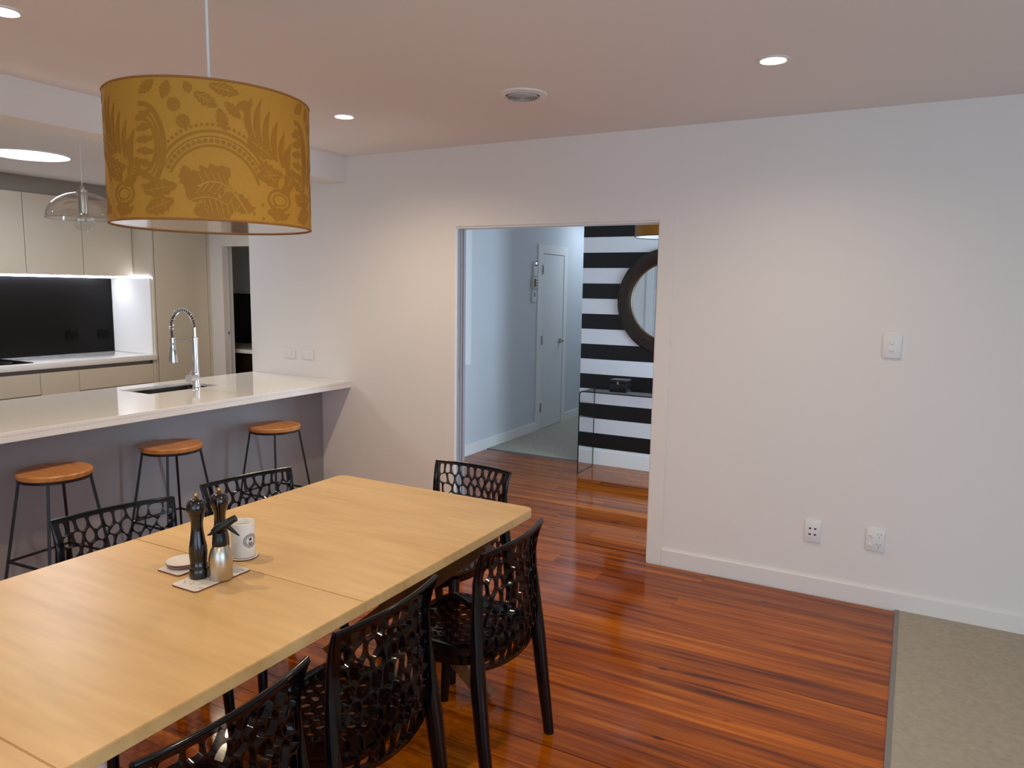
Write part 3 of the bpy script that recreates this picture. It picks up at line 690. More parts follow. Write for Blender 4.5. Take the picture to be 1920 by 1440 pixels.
def perforated(name, nc, nr, seed, region, outline, surf, thick, mat, parent, strut=0.0045, size=(0.4, 0.38)):
    """region: unit lattice -> (u0,u1,v0,v1); outline(u,v): boundary point of lattice -> outer edge uv or None"""
    rng = random.Random(seed); cells = lattice(nc, nr, rng)
    u0, u1, v0, v1 = region
    mpf = lambda p: (u0+(u1-u0)*p[0], v0+(v1-v0)*p[1])
    bm = bmesh.new(); cache = {}
    def vert(p):
        k = (round(p[0], 5), round(p[1], 5))
        if k not in cache: cache[k] = bm.verts.new(surf(*p))
        return cache[k]
    border = {}
    for c in cells:
        c = [mpf(p) for p in c]
        cx = sum(p[0] for p in c)/len(c); cy = sum(p[1] for p in c)/len(c)
        # resample outer polygon to 18 verts keeping the corners
        k = 3 if len(c) >= 6 else 4
        outer = []
        for a, b in zip(c, c[1:]+c[:1]):
            for q in range(k): outer.append((a[0]+(b[0]-a[0])*q/k, a[1]+(b[1]-a[1])*q/k))
        su, sv = size
        inner = []
        m = len(outer)
        sm = outer
        for _ in range(2):
            sm = [((sm[i-1][0]+sm[i][0]*2+sm[(i+1) % m][0])/4, (sm[i-1][1]+sm[i][1]*2+sm[(i+1) % m][1])/4) for i in range(m)]
        for p in sm:
            dx, dy = (p[0]-cx)*su, (p[1]-cy)*sv; l = math.hypot(dx, dy); f = max(l-strut, l*0.35)/l
            inner.append((cx+(p[0]-cx)*f, cy+(p[1]-cy)*f))
        for i in range(m):
            j = (i+1) % m
            bm.faces.new((vert(outer[i]), vert(outer[j]), vert(inner[j]), vert(inner[i])))
            for p in (outer[i],):
                if abs(p[0]-u0) < 1e-6 or abs(p[0]-u1) < 1e-6 or abs(p[1]-v0) < 1e-6 or abs(p[1]-v1) < 1e-6:
                    border[(round(p[0], 5), round(p[1], 5))] = p
    # border band out to the outline
    def per(p):
        x, y_ = (p[0]-u0)/(u1-u0), (p[1]-v0)/(v1-v0)
        if y_ < 1e-4: return x
        if x > 1-1e-4: return 1+y_
        if y_ > 1-1e-4: return 2+(1-x)
        return 3+(1-y_)
    B = sorted(border.values(), key=per); n = len(B)
    prev = B
    for f in (0.5, 1.0):
        cur = [(lambda o: (p[0]+(o[0]-p[0])*f, p[1]+(o[1]-p[1])*f))(outline(*p)) for p in B]
        for i in range(n):
            j = (i+1) % n
            bm.faces.new((vert(prev[i]), vert(prev[j]), vert(cur[j]), vert(cur[i])))
        prev = cur
    nrm = {}
    for p, v_ in ((k, v_) for k, v_ in cache.items()):
        a, b = p; e = 0.01
        du = surf(min(a+e, 1), b)-surf(max(a-e, 0), b); dw = surf(a, min(b+e, 1))-surf(a, max(b-e, 0))
        nrm[v_] = du.cross(dw).normalized()
    thicken(bm, thick, nrm)
    return mk(name, bm, mat, parent, smooth=45)

def interp(T_, t):
    for (a, va), (b, vb_) in zip(T_, T_[1:]):
        if t <= b:
            f = (t-a)/(b-a); f = max(0, min(1, f))
            return tuple(x+(y_-x)*f for x, y_ in zip(va, vb_)) if isinstance(va, tuple) else va+(vb_-va)*f
    return T_[-1][1]
def smooth_interp(T_, t):
    return tuple((p+2*q+r)/4 for p, q, r in zip(interp(T_, max(0, t-0.07)), interp(T_, t), interp(T_, min(1, t+0.07))))
# profile along the back: v -> (y, z, half width, bulge)
BACK = [(0.0, (-0.178, 0.405, 0.196, 0.040)), (0.12, (-0.188, 0.455, 0.200, 0.046)), (0.4, (-0.182, 0.560, 0.196, 0.046)),
        (0.72, (-0.176, 0.690, 0.193, 0.038)), (0.9, (-0.188, 0.765, 0.200, 0.030)), (1.0, (-0.203, 0.802, 0.208, 0.026))]
def back_surf(u, v_):
    y_, z, hw, bg = smooth_interp(BACK, v_)
    s_ = 2*u-1
    return Vector((s_*hw, y_ - bg*(1-s_*s_), z - (0.018*(1-s_*s_) if v_ < 0.15 else 0)*(1-v_/0.15) ))
def make_chair():
    t = thing('dining_chair', (0, 0, 0), '', 'chair', group='perforated smoke plastic chairs')
    box_out = lambda u, v_: (0.5+(u-0.5)/0.93, 0.5+(v_-0.5)/0.925)
    perforated('backrest', 9, 8, 11, (0.035, 0.965, 0.0375, 0.9625), box_out, back_surf, 0.016, 'smoked_acrylic', t, 0.0016, (0.4, 0.4))
    # seat: superellipse outline with perforated centre
    HX, HY, YC = 0.214, 0.212, 0.018
    def seat_surf(u, v_):
        x, y_ = (2*u-1), (2*v_-1)
        r = min(1, (abs(x)**4+abs(y_)**4)**0.25)
        z = 0.452 - 0.016*(1-r*r) - (0.030 if y_ > 0 else 0.0)*max(0, (y_-0.55))**2/0.2 - 0.006*r**8
        return Vector((x*HX*(1-0.06*max(0, -y_)), YC+y_*HY, z))
    def seat_out(u, v_):
        x, y_ = 2*u-1, 2*v_-1; k = (abs(x)**3.4+abs(y_)**3.4)**(1/3.4)
        return (0.5+x/k/2, 0.5+y_/k/2)
    perforated('seat', 8, 9, 23, (0.14, 0.86, 0.10, 0.86), seat_out, seat_surf, 0.014, 'smoked_acrylic', t, 0.0030, (0.42, 0.42))
    # skirt under the seat rim
    bm = bmesh.new(); N = 64; rows = []
    for dz, sc_ in ((-0.008, 0.985), (-0.036, 0.965)):
        row = []
        for k in range(N):
            a = 2*PI*k/N; x, y_ = math.cos(a), math.sin(a); kk = (abs(x)**3.4+abs(y_)**3.4)**(1/3.4)
            p = seat_surf(0.5+x/kk/2, 0.5+y_/kk/2); row.append(bm.verts.new((p.x*sc_, YC+(p.y-YC)*sc_, p.z+dz)))
        rows.append(row)
    for k in range(N): bm.faces.new((rows[0][k], rows[0][(k+1) % N], rows[1][(k+1) % N], rows[1][k]))
    thicken(bm, 0.006)
    mk('seat_rim', bm, 'acrylic_solid', t, smooth=50)
    for sx in (-1, 1):
        tube_o('leg', [(sx*0.214, -0.243, 0.0), (sx*0.212, -0.215, 0.20), (sx*0.207, -0.193, 0.38), (sx*0.202, -0.184, 0.50), (sx*0.197, -0.175, 0.62), (sx*0.195, -0.174, 0.70), (sx*0.201, -0.186, 0.765), (sx*0.207, -0.199, 0.798)],
               [0.017, 0.020, 0.022, 0.019, 0.014, 0.011, 0.008, 0.0055], 'acrylic_solid', t, n=12, ry=[0.019, 0.024, 0.028, 0.020, 0.013, 0.010, 0.007, 0.005])
        tube_o('leg', [(sx*0.200, 0.205, 0.0), (sx*0.190, 0.185, 0.25), (sx*0.180, 0.168, 0.43)], [0.016, 0.020, 0.023], 'acrylic_solid', t, n=12, ry=[0.017, 0.021, 0.024])
    # top rim
    tube_o('top_rim', [back_surf(k/24, 1.0) for k in range(25)], 0.0058, 'acrylic_solid', t, n=8)
    return t
ch = make_chair()
spots = [(-0.002, -2.05, 90, 'smoky black perforated chair on the right side of the table, farthest from the viewer'),
         (-0.030, -2.665, 90, 'smoky black perforated chair in the middle of the right side of the table'),
         (0.000, -3.195, 91, 'smoky black perforated chair on the right side of the table, nearest the viewer'),
         (-0.968, -2.576, -102, 'smoky black perforated chair on the bench side of the table, behind the pepper mills'),
         (-0.930, -2.008, -101, 'smoky black perforated chair on the bench side of the table, nearer the white wall'),
         (-0.434, -1.509, 175.5, 'smoky black perforated chair at the far head of the table')]
for i, (x, y_, a, lab) in enumerate(spots):
    o = ch if i == 0 else copy_tree(ch)
    o.location = (x, y_, 0); o.rotation_euler = (0, 0, math.radians(a)); o['label'] = lab

# ------------------------------------------------------------------ yellow drum pendant
LX, LY, LZ0, LZ1, LR = -0.445, -2.658, 1.757, 2.092, 0.262
yp = thing('drum_pendant', (LX, LY, LZ0), 'large yellow damask drum lamp shade hanging over the table', 'pendant lamp')
H_ = LZ1-LZ0
bm = bmesh.new(); lathe(bm, [(LR, 0), (LR, H_)], 96, cap0=False, cap1=False)
sh = mk('shade', bm, 'yellow_fabric', yp, smooth=60)
bm = bmesh.new(); lathe(bm, [(LR-0.0015, 0.0), (LR-0.0015, H_)], 96, cap0=False, cap1=False)
mk('lining', bm, 'shade_lining', sh, smooth=60)
for z in (0, H_):
    tube_o('rim_trim', [((LR-0.0005)*math.cos(2*PI*k/72), (LR-0.0005)*math.sin(2*PI*k/72), z) for k in range(72)], 0.003, 'shade_trim', sh, n=8, closed=True)
lathe_o('diffuser', [(LR-0.005, 0.0005), (LR-0.005, 0.003), (0.0005, 0.003)], 'diffuser', yp, n=72)
tube_o('cord', [(0, 0, H_*0.55), (0, 0, ZC-LZ0-0.02)], 0.0042, 'cord_white', yp, n=10)
lathe_o('lamp_holder', [(0.022, H_*0.40), (0.024, H_*0.45), (0.022, H_*0.62), (0.006, H_*0.66)], 'white_plastic', yp)
for k in range(3):
    a = 2*PI*k/3; tube_o('spider_arm', [(0.02*math.cos(a), 0.02*math.sin(a), H_*0.58), ((LR-0.002)*math.cos(a), (LR-0.002)*math.sin(a), H_-0.02)], 0.002, 'white_plastic', yp)
lathe_o('ceiling_cup', [(0.055, ZC-LZ0-0.0005), (0.052, ZC-LZ0-0.025), (0.006, ZC-LZ0-0.028)], 'white_plastic', yp)
# printed damask: thin ink shapes laid on the fabric (s = arc length to the right as seen from the room, t = height)
ang0 = math.atan2(CY-LY, CX-LX)
bm = bmesh.new()
def on_cyl(s_, t_, e=0.0006):
    a = ang0 + s_/LR
    return ((LR+e)*math.cos(a), (LR+e)*math.sin(a), t_)
cnt = [0]
def ink(pts):
    """fill a star-shaped/simple outline with fine triangles; clipped to the shade"""
    e = 0.0004 + 0.00002*(cnt[0] % 12); cnt[0] += 1
    P = [(x, min(max(y_, 0.004), H_-0.004)) for x, y_ in pts]
    c = (sum(p[0] for p in P)/len(P), sum(p[1] for p in P)/len(P))
    cv = bm.verts.new(on_cyl(c[0], c[1], e)); ringv = [bm.verts.new(on_cyl(x, y_, e)) for x, y_ in P]
    mid = [bm.verts.new(on_cyl((x+c[0])/2, (y_+c[1])/2, e)) for x, y_ in P]; n = len(P)
    for i in range(n):
        j = (i+1) % n
        try:
            bm.faces.new((ringv[i], ringv[j], mid[j], mid[i])); bm.faces.new((mid[i], mid[j], cv))
        except ValueError: pass
def strip(path, w_):
    e = 0.0005 + 0.00002*(cnt[0] % 12); cnt[0] += 1
    prev = None; n = len(path)
    for i, (x, y_) in enumerate(path):
        a = path[max(i-1, 0)]; b = path[min(i+1, n-1)]; dx, dy = b[0]-a[0], b[1]-a[1]; l = math.hypot(dx, dy) or 1
        ww = w_(i/(n-1)) if callable(w_) else w_
        p1 = (x-dy/l*ww/2, y_+dx/l*ww/2); p2 = (x+dy/l*ww/2, y_-dx/l*ww/2)
        cl = lambda p: (p[0], min(max(p[1], 0.004), H_-0.004))
        cur = (bm.verts.new(on_cyl(*cl(p1), e)), bm.verts.new(on_cyl(*cl(p2), e)))
        if prev: bm.faces.new((prev[0], prev[1], cur[1], cur[0]))
        prev = cur
def leaf(x, y_, L_, W_, ang, teeth=5, depth=0.28):
    pts = []; N = teeth*2
    for side in (1, -1):
        seq = range(0, N+1) if side == 1 else range(N, -1, -1)
        for k in seq:
            f = k/N; wd = W_*math.sin(PI*min(1, f*0.96+0.04))**0.8*(1 if k % 2 else 1-depth)
            pts.append((f*L_, side*wd/2))
    ca, sa = math.cos(ang), math.sin(ang)
    q = [(x+a*ca-b*sa, y_+a*sa+b*ca) for a, b in pts]
    ink(q)
def blob(x, y_, r): ink([(x+r*math.cos(2*PI*k/14), y_+r*math.sin(2*PI*k/14)) for k in range(14)])
def arcp(cx, cy, rx, ry, a0, a1, n=30): return [(cx+rx*math.cos(math.radians(a0+(a1-a0)*k/n)), cy+ry*math.sin(math.radians(a0+(a1-a0)*k/n))) for k in range(n+1)]
rp = random.Random(5)
def motif(ox):
    # berries and upper leaves
    blob(ox-0.083, 0.270, 0.0165); blob(ox-0.063, 0.232, 0.0165)
    for a, b, L_, W_, an in ((-0.13, 0.325, 0.05, 0.03, 215), (-0.095, 0.325, 0.045, 0.03, 250), (-0.055, 0.325, 0.03, 0.025, 290),
                             (-0.035, 0.300, 0.06, 0.034, 330), (0.00, 0.320, 0.07, 0.036, 350), (0.02, 0.268, 0.055, 0.030, 285), (0.035, 0.285, 0.05, 0.028, 315), (0.06, 0.275, 0.045, 0.028, 20)):
        leaf(ox+a, b, L_, W_, math.radians(an))
    # dotted fan border over the big rosette
    c = (ox+0.005, 0.050)
    for k in range(26):
        a = math.radians(150-4.6*k); r = 0.178
        blob(c[0]+0.88*r*math.cos(a), c[1]+r*math.sin(a), 0.0042)
    for rad, wd in ((0.163, 0.007), (0.150, 0.003), (0.128, 0.006)):
        strip(arcp(c[0], c[1], rad*0.9, rad, 152, 20), wd)
    for k in range(20):
        a = math.radians(148-6.2*k); blob(c[0]+0.9*0.140*math.cos(a), c[1]+0.140*math.sin(a), 0.0055)
    # acanthus inside
    leaf(ox-0.058, 0.050, 0.125, 0.095, math.radians(38), 6, 0.34)
    leaf(ox-0.045, 0.018, 0.11, 0.070, math.radians(10), 5, 0.3)
    leaf(ox+0.02, 0.062, 0.085, 0.055, math.radians(-25), 5, 0.3)
    leaf(ox-0.05, 0.070, 0.06, 0.045, math.radians(105), 4, 0.3)
    # left medallion
    c = (ox-0.165, 0.175)
    for rad, wd in ((0.075, 0.012), (0.060, 0.005), (0.048, 0.008)): strip(arcp(c[0], c[1], rad*0.72, rad*1.3, 100, -100), wd)
    for k in range(6): leaf(c[0]-0.02, c[1]+0.06-0.024*k, 0.05, 0.022, math.radians(25-10*k), 3)
    leaf(ox-0.17, 0.065, 0.09, 0.05, math.radians(10), 5, 0.3); leaf(ox-0.165, 0.018, 0.08, 0.05, math.radians(20), 5, 0.3); leaf(ox-0.19, 0.10, 0.05, 0.03, math.radians(200), 4)
    # plume on the right
    for k in range(6):
        x0 = ox+0.105+0.021*k; bend = 0.045-0.004*k; Lp = 0.135-0.012*abs(k-1)
        strip([(x0-bend*math.sin(q*1.9)*(1-0.2*q)+0.03*q, 0.195-0.012*k+Lp*q*0.9) for q in [i/14 for i in range(15)]], lambda f: 0.0175*math.sin(PI*(0.08+0.9*f))**0.8)
    leaf(ox+0.085, 0.205, 0.085, 0.05, math.radians(-28), 5, 0.3); leaf(ox+0.12, 0.150, 0.075, 0.055, math.radians(-50), 5, 0.3)
    leaf(ox+0.11, 0.115, 0.08, 0.04, math.radians(10), 5, 0.3)
    # paisley with rings at lower right
    for rx, ry, wd in ((0.036, 0.026, 0.007), (0.022, 0.014, 0.004)): strip(arcp(ox+0.175, 0.062, rx, ry, 0, 360), wd)
    leaf(ox+0.135, 0.030, 0.07, 0.035, math.radians(-8), 5); leaf(ox+0.20, 0.095, 0.06, 0.05, math.radians(60), 4); leaf(ox+0.205, 0.135, 0.06, 0.03, math.radians(95), 4)
    for k in range(9): blob(ox+0.15+0.055*math.cos(k*0.7), 0.028+0.02*math.sin(k*0.7), 0.004)
def veins(ox):
    cnt[0] = 24
    def S(pts, w_=0.0028):
        e0 = 0.0011; prev = None; n = len(pts)
        for i, (x, y_) in enumerate(pts):
            a = pts[max(i-1, 0)]; b = pts[min(i+1, n-1)]; dx, dy = b[0]-a[0], b[1]-a[1]; l = math.hypot(dx, dy) or 1
            y_ = min(max(y_, 0.006), H_-0.006)
            cur = (bm.verts.new(on_cyl(x-dy/l*w_/2, y_+dx/l*w_/2, e0)), bm.verts.new(on_cyl(x+dy/l*w_/2, y_-dx/l*w_/2, e0)))
            if prev: bm.faces.new((prev[0], prev[1], cur[1], cur[0]))
            prev = cur
    # curling stem through the big acanthus with side veins
    stem = [(ox-0.035+0.115*q, 0.078+0.030*math.sin(q*2.6)-0.075*q*q) for q in [i/16 for i in range(17)]]
    S(stem, 0.0042)
    for i in range(2, 15, 2):
        x, y_ = stem[i]
        S([(x-0.006*q*2, y_+0.026*q) for q in (0, .5, 1)], 0.0020)
        S([(x-0.012*q*1.6, y_-0.026*q) for q in (0, .5, 1)], 0.0022)
    for k in range(6): S([(ox-0.022+0.0125*k+0.008*q, 0.050-0.036*q) for q in (0, .5, 1)], 0.0024)
    S(arcp(ox-0.015, 0.030, 0.045, 0.024, 170, 20, 16), 0.0030)
    # veins of the smaller leaves
    for x, y_, L_, an in ((-0.17, 0.065, 0.07, 10), (-0.165, 0.018, 0.065, 20), (0.09, 0.202, 0.065, -28), (0.125, 0.145, 0.06, -50), (0.115, 0.116, 0.06, 10), (0.0, 0.320, 0.055, 350), (-0.035, 0.300, 0.045, 330), (0.20, 0.095, 0.045, 60)):
        a = math.radians(an); S([(ox+x+L_*q*math.cos(a), y_+L_*q*math.sin(a)) for q in (0.1, .5, 0.95)], 0.0024)
        for f in (0.3, 0.5, 0.7):
            for sd in (1, -1): S([(ox+x+L_*f*math.cos(a)+0.014*q*math.cos(a+sd*0.9), y_+L_*f*math.sin(a)+0.014*q*math.sin(a+sd*0.9)) for q in (0, 1)], 0.0015)
per_ = 2*PI*LR/4
for k in range(4): motif(0.0 + per_*k if k < 3 else -per_)
pr = mk('printed_damask', bm, 'print_gold', sh)
bm = bmesh.new()
for k in (-1, 0, 1, 2): veins(per_*k)
mk('printed_veins', bm, 'yellow_fabric', sh)['kind'] = 'stuff'
pr['kind'] = 'stuff'

# ------------------------------------------------------------------ things on the table
def mill(x, y_, h, label, m, k=1.0):
    t = thing('pepper_mill', (x, y_, TZ+0.0052), label, 'pepper mill', group='turned black mills'); s_ = h/0.252
    lathe_o('body', [(r*k, z*s_) for r, z in ((0.0255, 0), (0.0265, 0.003), (0.0262, 0.026), (0.0235, 0.030), (0.0248, 0.034), (0.0248, 0.039), (0.0225, 0.043), (0.0240, 0.058), (0.0255, 0.075), (0.0245, 0.093), (0.0205, 0.115), (0.0170, 0.140), (0.0160, 0.158), (0.0175, 0.172), (0.0215, 0.186), (0.0228, 0.190))], m, t, n=40)
    lathe_o('head', [(r*k, z*s_) for r, z in ((0.0225, 0.1905), (0.0255, 0.197), (0.0272, 0.207), (0.0262, 0.219), (0.0215, 0.229), (0.013, 0.2345), (0.007, 0.236))], m, t, n=40)
    lathe_o('knob', [(r*k, z*s_) for r, z in ((0.0035, 0.2355), (0.004, 0.239), (0.0065, 0.242), (0.0072, 0.247), (0.0055, 0.2515), (0.001, 0.2525))], 'brass', t, n=20)
mill(-0.472, -2.733, 0.250, 'black turned pepper mill in front, standing on the patterned coaster', 'mill_black')
mill(-0.488, -2.640, 0.242, 'brown black turned pepper mill behind the steel bottle', 'mill_brown')
ob = thing('spray_bottle', (-0.412, -2.705, TZ+0.0052), 'small steel oil bottle with black trigger top', 'bottle')
lathe_o('body', [(0.0315, 0), (0.033, 0.003), (0.033, 0.052), (0.0315, 0.068), (0.027, 0.086), (0.019, 0.099), (0.0165, 0.102)], 'brushed_steel', ob, n=40)
lathe_o('collar', [(0.0205, 0.098), (0.0215, 0.102), (0.0205, 0.118), (0.018, 0.130), (0.014, 0.136)], 'black_plastic', ob, n=28)
nz = Vector((0.80, 0.60, 0)).normalized()    # nozzle direction, to the right as seen from the room
tube_o('nozzle', [Vector((0, 0, 0.136))-nz*0.018, Vector((0, 0, 0.146))-nz*0.006, Vector((0, 0, 0.160))+nz*0.018, Vector((0, 0, 0.172))+nz*0.036, Vector((0, 0, 0.177))+nz*0.046], [0.009, 0.0125, 0.0125, 0.0105, 0.0100], 'black_plastic', ob, n=14)
tube_o('trigger', [Vector((0, 0, 0.156))+nz*0.020, Vector((0, 0, 0.140))+nz*0.036, Vector((0, 0, 0.124))+nz*0.054], [0.010, 0.006, 0.002], 'black_plastic', ob, n=10, ry=[0.006, 0.005, 0.002])
tube_o('spur', [Vector((0, 0, 0.140))-nz*0.012, Vector((0, 0, 0.131))-nz*0.026, Vector((0, 0, 0.128))-nz*0.034], [0.007, 0.004, 0.0015], 'black_plastic', ob, n=8)
mg = thing('mug', (-0.502, -2.545, TZ+0.0047), 'white ceramic mug with a round black emblem', 'mug')
bm = bmesh.new()
lathe(bm, [(0.0005, 0.002), (0.037, 0.002), (0.039, 0.006), (0.0375, 0.030), (0.0365, 0.060), (0.0372, 0.100), (0.0375, 0.1085), (0.036, 0.110), (0.0345, 0.1085), (0.0338, 0.060), (0.034, 0.012), (0.0005, 0.008)], 40, cap0=False, cap1=False)
mk('cup', bm, 'white_ceramic', mg, smooth=45)
hv = Vector((-0.75, 0.66, 0)).normalized()
tube_o('handle', [hv*(0.034+0.028*math.sin(PI*k/12)) + Vector((0, 0, 0.085-0.058*k/12)) for k in range(13)], 0.0055, 'white_ceramic', mg, n=10)
lathe_o('filling', [(0.0335, 0.092), (0.0005, 0.0925)], 'beige_plastic', mg, n=32, cap0=True)
# printed round emblem: ring of letters as small bars, a star and a hop shape
bm = bmesh.new(); ea = math.atan2(CY+2.545, CX+0.502) + 0.62
def on_mug(a, z, rr=0.0381): return (rr*math.cos(ea+a/0.037), rr*math.sin(ea+a/0.037), z)
def mquad(pts): bm.faces.new([bm.verts.new(on_mug(*p)) for p in pts])
for k in range(64):
    for rad, wd in ((0.0215, 0.0006), (0.0145, 0.0005)):
        a0, a1 = 2*PI*k/64, 2*PI*(k+1)/64
        mquad([((rad-wd)*math.cos(a0), 0.055+(rad-wd)*math.sin(a0)), ((rad+wd)*math.cos(a0), 0.055+(rad+wd)*math.sin(a0)), ((rad+wd)*math.cos(a1), 0.055+(rad+wd)*math.sin(a1)), ((rad-wd)*math.cos(a1), 0.055+(rad-wd)*math.sin(a1))])
for k in range(22):
    a0 = 2*PI*k/22
    for da, r1, r2 in ((0.0, 0.0160, 0.0200), (0.10, 0.0172, 0.0184)):
        a = a0+da; c_, s_ = math.cos(a), math.sin(a); h = 0.0007
        mquad([(r1*c_-h*s_, 0.055+r1*s_+h*c_), (r2*c_-h*s_, 0.055+r2*s_+h*c_), (r2*c_+h*s_, 0.055+r2*s_-h*c_), (r1*c_+h*s_, 0.055+r1*s_-h*c_)])
star = [(0.0075*(1 if k % 2 == 0 else 0.42)*math.sin(PI*k/5), 0.060+0.0075*(1 if k % 2 == 0 else 0.42)*math.cos(PI*k/5)) for k in range(10)]
cvs = [bm.verts.new(on_mug(*p)) for p in star]; cc = bm.verts.new(on_mug(0, 0.060))
for k in range(10): bm.faces.new((cvs[k], cvs[(k+1) % 10], cc))
for k in range(4): mquad([(-0.008+0.0015*k, 0.050-0.0025*k), (0.008-0.0015*k, 0.050-0.0025*k), (0.008-0.0015*k, 0.0485-0.0025*k), (-0.008+0.0015*k, 0.0485-0.0025*k)])
mk('printed_emblem', bm, 'print_black', mg)
def coaster_rect(x, y_, w_, d_, rz, z, label, r=0.012, printed=True, grp=None):
    t = thing('coaster', (x, y_, z), label, 'coaster', math.radians(rz), grp)
    bm = bmesh.new(); prism(bm, rrect(-w_/2, w_/2, -d_/2, d_/2, r), 0, 0.0035); mk('cork_base', bm, 'coaster_edge', t)
    bm = bmesh.new(); prism(bm, rrect(-w_/2+0.0008, w_/2-0.0008, -d_/2+0.0008, d_/2-0.0008, r), 0.0036, 0.0044); mk('printed_face', bm, 'coaster_white', t)
    if printed:
        bm = bmesh.new(); q = random.Random(4)
        for k in range(46):
            px, py = q.uniform(-w_/2+0.008, w_/2-0.008), q.uniform(-d_/2+0.008, d_/2-0.008); a = q.uniform(0, 6.28); L_ = q.uniform(0.004, 0.014)
            pts = [(px+L_*f*math.cos(a+1.2*f), py+L_*f*math.sin(a+1.2*f)) for f in (0, .25, .5, .75, 1)]
            for (x0, y0), (x1, y1) in zip(pts, pts[1:]):
                l = math.hypot(x1-x0, y1-y0) or 1; nx, ny = -(y1-y0)/l*0.0005, (x1-x0)/l*0.0005
                bm.faces.new([bm.verts.new(p) for p in ((x0+nx, y0+ny, 0.0046), (x0-nx, y0-ny, 0.0046), (x1-nx, y1-ny, 0.0046), (x1+nx, y1+ny, 0.0046))])
        mk('line_print', bm, 'print_black', t)['kind'] = 'stuff'
    return t
coaster_rect(-0.443, -2.712, 0.106, 0.196, 0, TZ+0.0004, 'rectangular coaster with fine line print under the front mill')
coaster_rect(-0.580, -2.708, 0.100, 0.100, 0, TZ+0.0004, 'square white coaster under the stacked round coasters', printed=False)
def coaster_round(x, y_, z, r, label, grp=None):
    t = thing('round_coaster', (x, y_, z), label, 'coaster', 0, grp)
    lathe_o('cork_base', [(r-0.001, 0), (r, 0.001), (r, 0.0035), (r-0.001, 0.0036)], 'coaster_edge', t, n=40)
    lathe_o('printed_face', [(r-0.0005, 0.0036), (r-0.001, 0.0046), (0.0005, 0.0047)], 'coaster_white', t, n=40, cap0=True)
coaster_round(-0.592, -2.690, TZ+0.0050, 0.047, 'lower round coaster of the small stack beside the mills')
coaster_round(-0.590, -2.688, TZ+0.0098, 0.0485, 'middle round coaster of the small stack beside the mills')
coaster_round(-0.593, -2.692, TZ+0.0147, 0.050, 'topmost white round coaster of the small stack beside the mills')
coaster_round(-0.502, -2.545, TZ+0.0002, 0.0455, 'white round coaster under the mug')

# ------------------------------------------------------------------ wall plates
def plate(name, x, z, w_, h_, label, cat):
    t = thing(name, (x, -0.0005, z), label, cat)
    box('plate', -w_/2, w_/2, -0.011, 0, -h_/2, h_/2, 'white_plastic', t, bevel=0.003)
    return t
def slot(t, x, z, w_, h_, mat='gap_dark', nm='slot', d=0.0118): return box(nm, x-w_/2, x+w_/2, -d, -0.0105, z-h_/2, z+h_/2, mat, t)
t = plate('light_switch', 1.208, 1.346, 0.084, 0.118, 'white double light switch high on the right wall', 'switch')
for z in (0.016, -0.018): box('rocker', -0.009, 0.009, -0.017, -0.010, z-0.006, z+0.006, 'white_plastic', t, bevel=0.002)
t = plate('data_outlet', 0.904, 0.345, 0.080, 0.115, 'white wall plate with four dark sockets above the baseboard', 'outlet')
for x in (-0.013, 0.013):
    for z in (0.016, -0.016): slot(t, x, z, 0.011, 0.008, 'black_plastic', 'socket', 0.0118)
t = plate('power_outlet', 1.203, 0.350, 0.086, 0.112, 'white double power outlet with two switches above the baseboard', 'outlet')
for z in (0.026, -0.026):
    box('rocker', -0.030, -0.014, -0.017, -0.010, z-0.007, z+0.007, 'white_plastic', t, bevel=0.002)
    for x, dz in ((0.010, 0.007), (0.026, 0.007), (0.018, -0.008)): slot(t, x, z+dz, 0.0022, 0.007)
for x, lab in ((-2.868, 'flush white power outlet above the bench, nearer the kitchen'), (-2.684, 'flush white power outlet above the bench, nearer the opening')):
    t = plate('power_outlet', x, 1.090, 0.118, 0.070, lab, 'outlet')
    for s_ in (-0.03, 0.03):
        box('rocker', s_-0.006, s_+0.006, -0.0150, -0.010, 0.010, 0.020, 'white_plastic', t)
        for dx, dz in ((-0.007, -0.004), (0.007, -0.004), (0, -0.016)): slot(t, s_+dx, dz, 0.002, 0.006, 'vent_grey')

# ------------------------------------------------------------------ hall
MX, MZ, RO, RI = -0.573, 1.51, 0.460, 0.332
mr = thing('round_mirror', (MX, YS-0.0015, MZ), 'large round mirror with a wide dark wooden frame on the striped wall', 'mirror')
def ring_y(name, prof, mat, parent, n=72, smooth=40, cap=False):
    bm = bmesh.new(); rings = []
    for r, d in prof: rings.append([bm.verts.new((r*math.cos(2*PI*i/n), -d, r*math.sin(2*PI*i/n))) for i in range(n)])
    for a, b in zip(rings, rings[1:]):
        for i in range(n): bm.faces.new((a[i], a[(i+1) % n], b[(i+1) % n], b[i]))
    if cap: bm.faces.new(rings[-1])
    return mk(name, bm, mat, parent, smooth=smooth)
fr = ring_y('frame', [(RO, 0), (RO, 0.020), (RO-0.012, 0.032), (RO-0.06, 0.036), (RI+0.012, 0.022), (RI+0.012, 0.0)], 'mirror_frame', mr)
ring_y('outer_bead', [(RO-0.001, 0.018), (RO+0.002, 0.020), (RO+0.0015, 0.024), (RO-0.003, 0.027)], 'antique_brass', fr)
ring_y('inner_bead', [(RI+0.011, 0.018), (RI+0.009, 0.024), (RI+0.004, 0.024), (RI-0.001, 0.018), (RI-0.001, 0.006)], 'antique_brass', fr)
ring_y('mirror_glass', [(RI+0.008, 0.004), (RI, 0.008)], 'mirror', mr, smooth=None, cap=True)
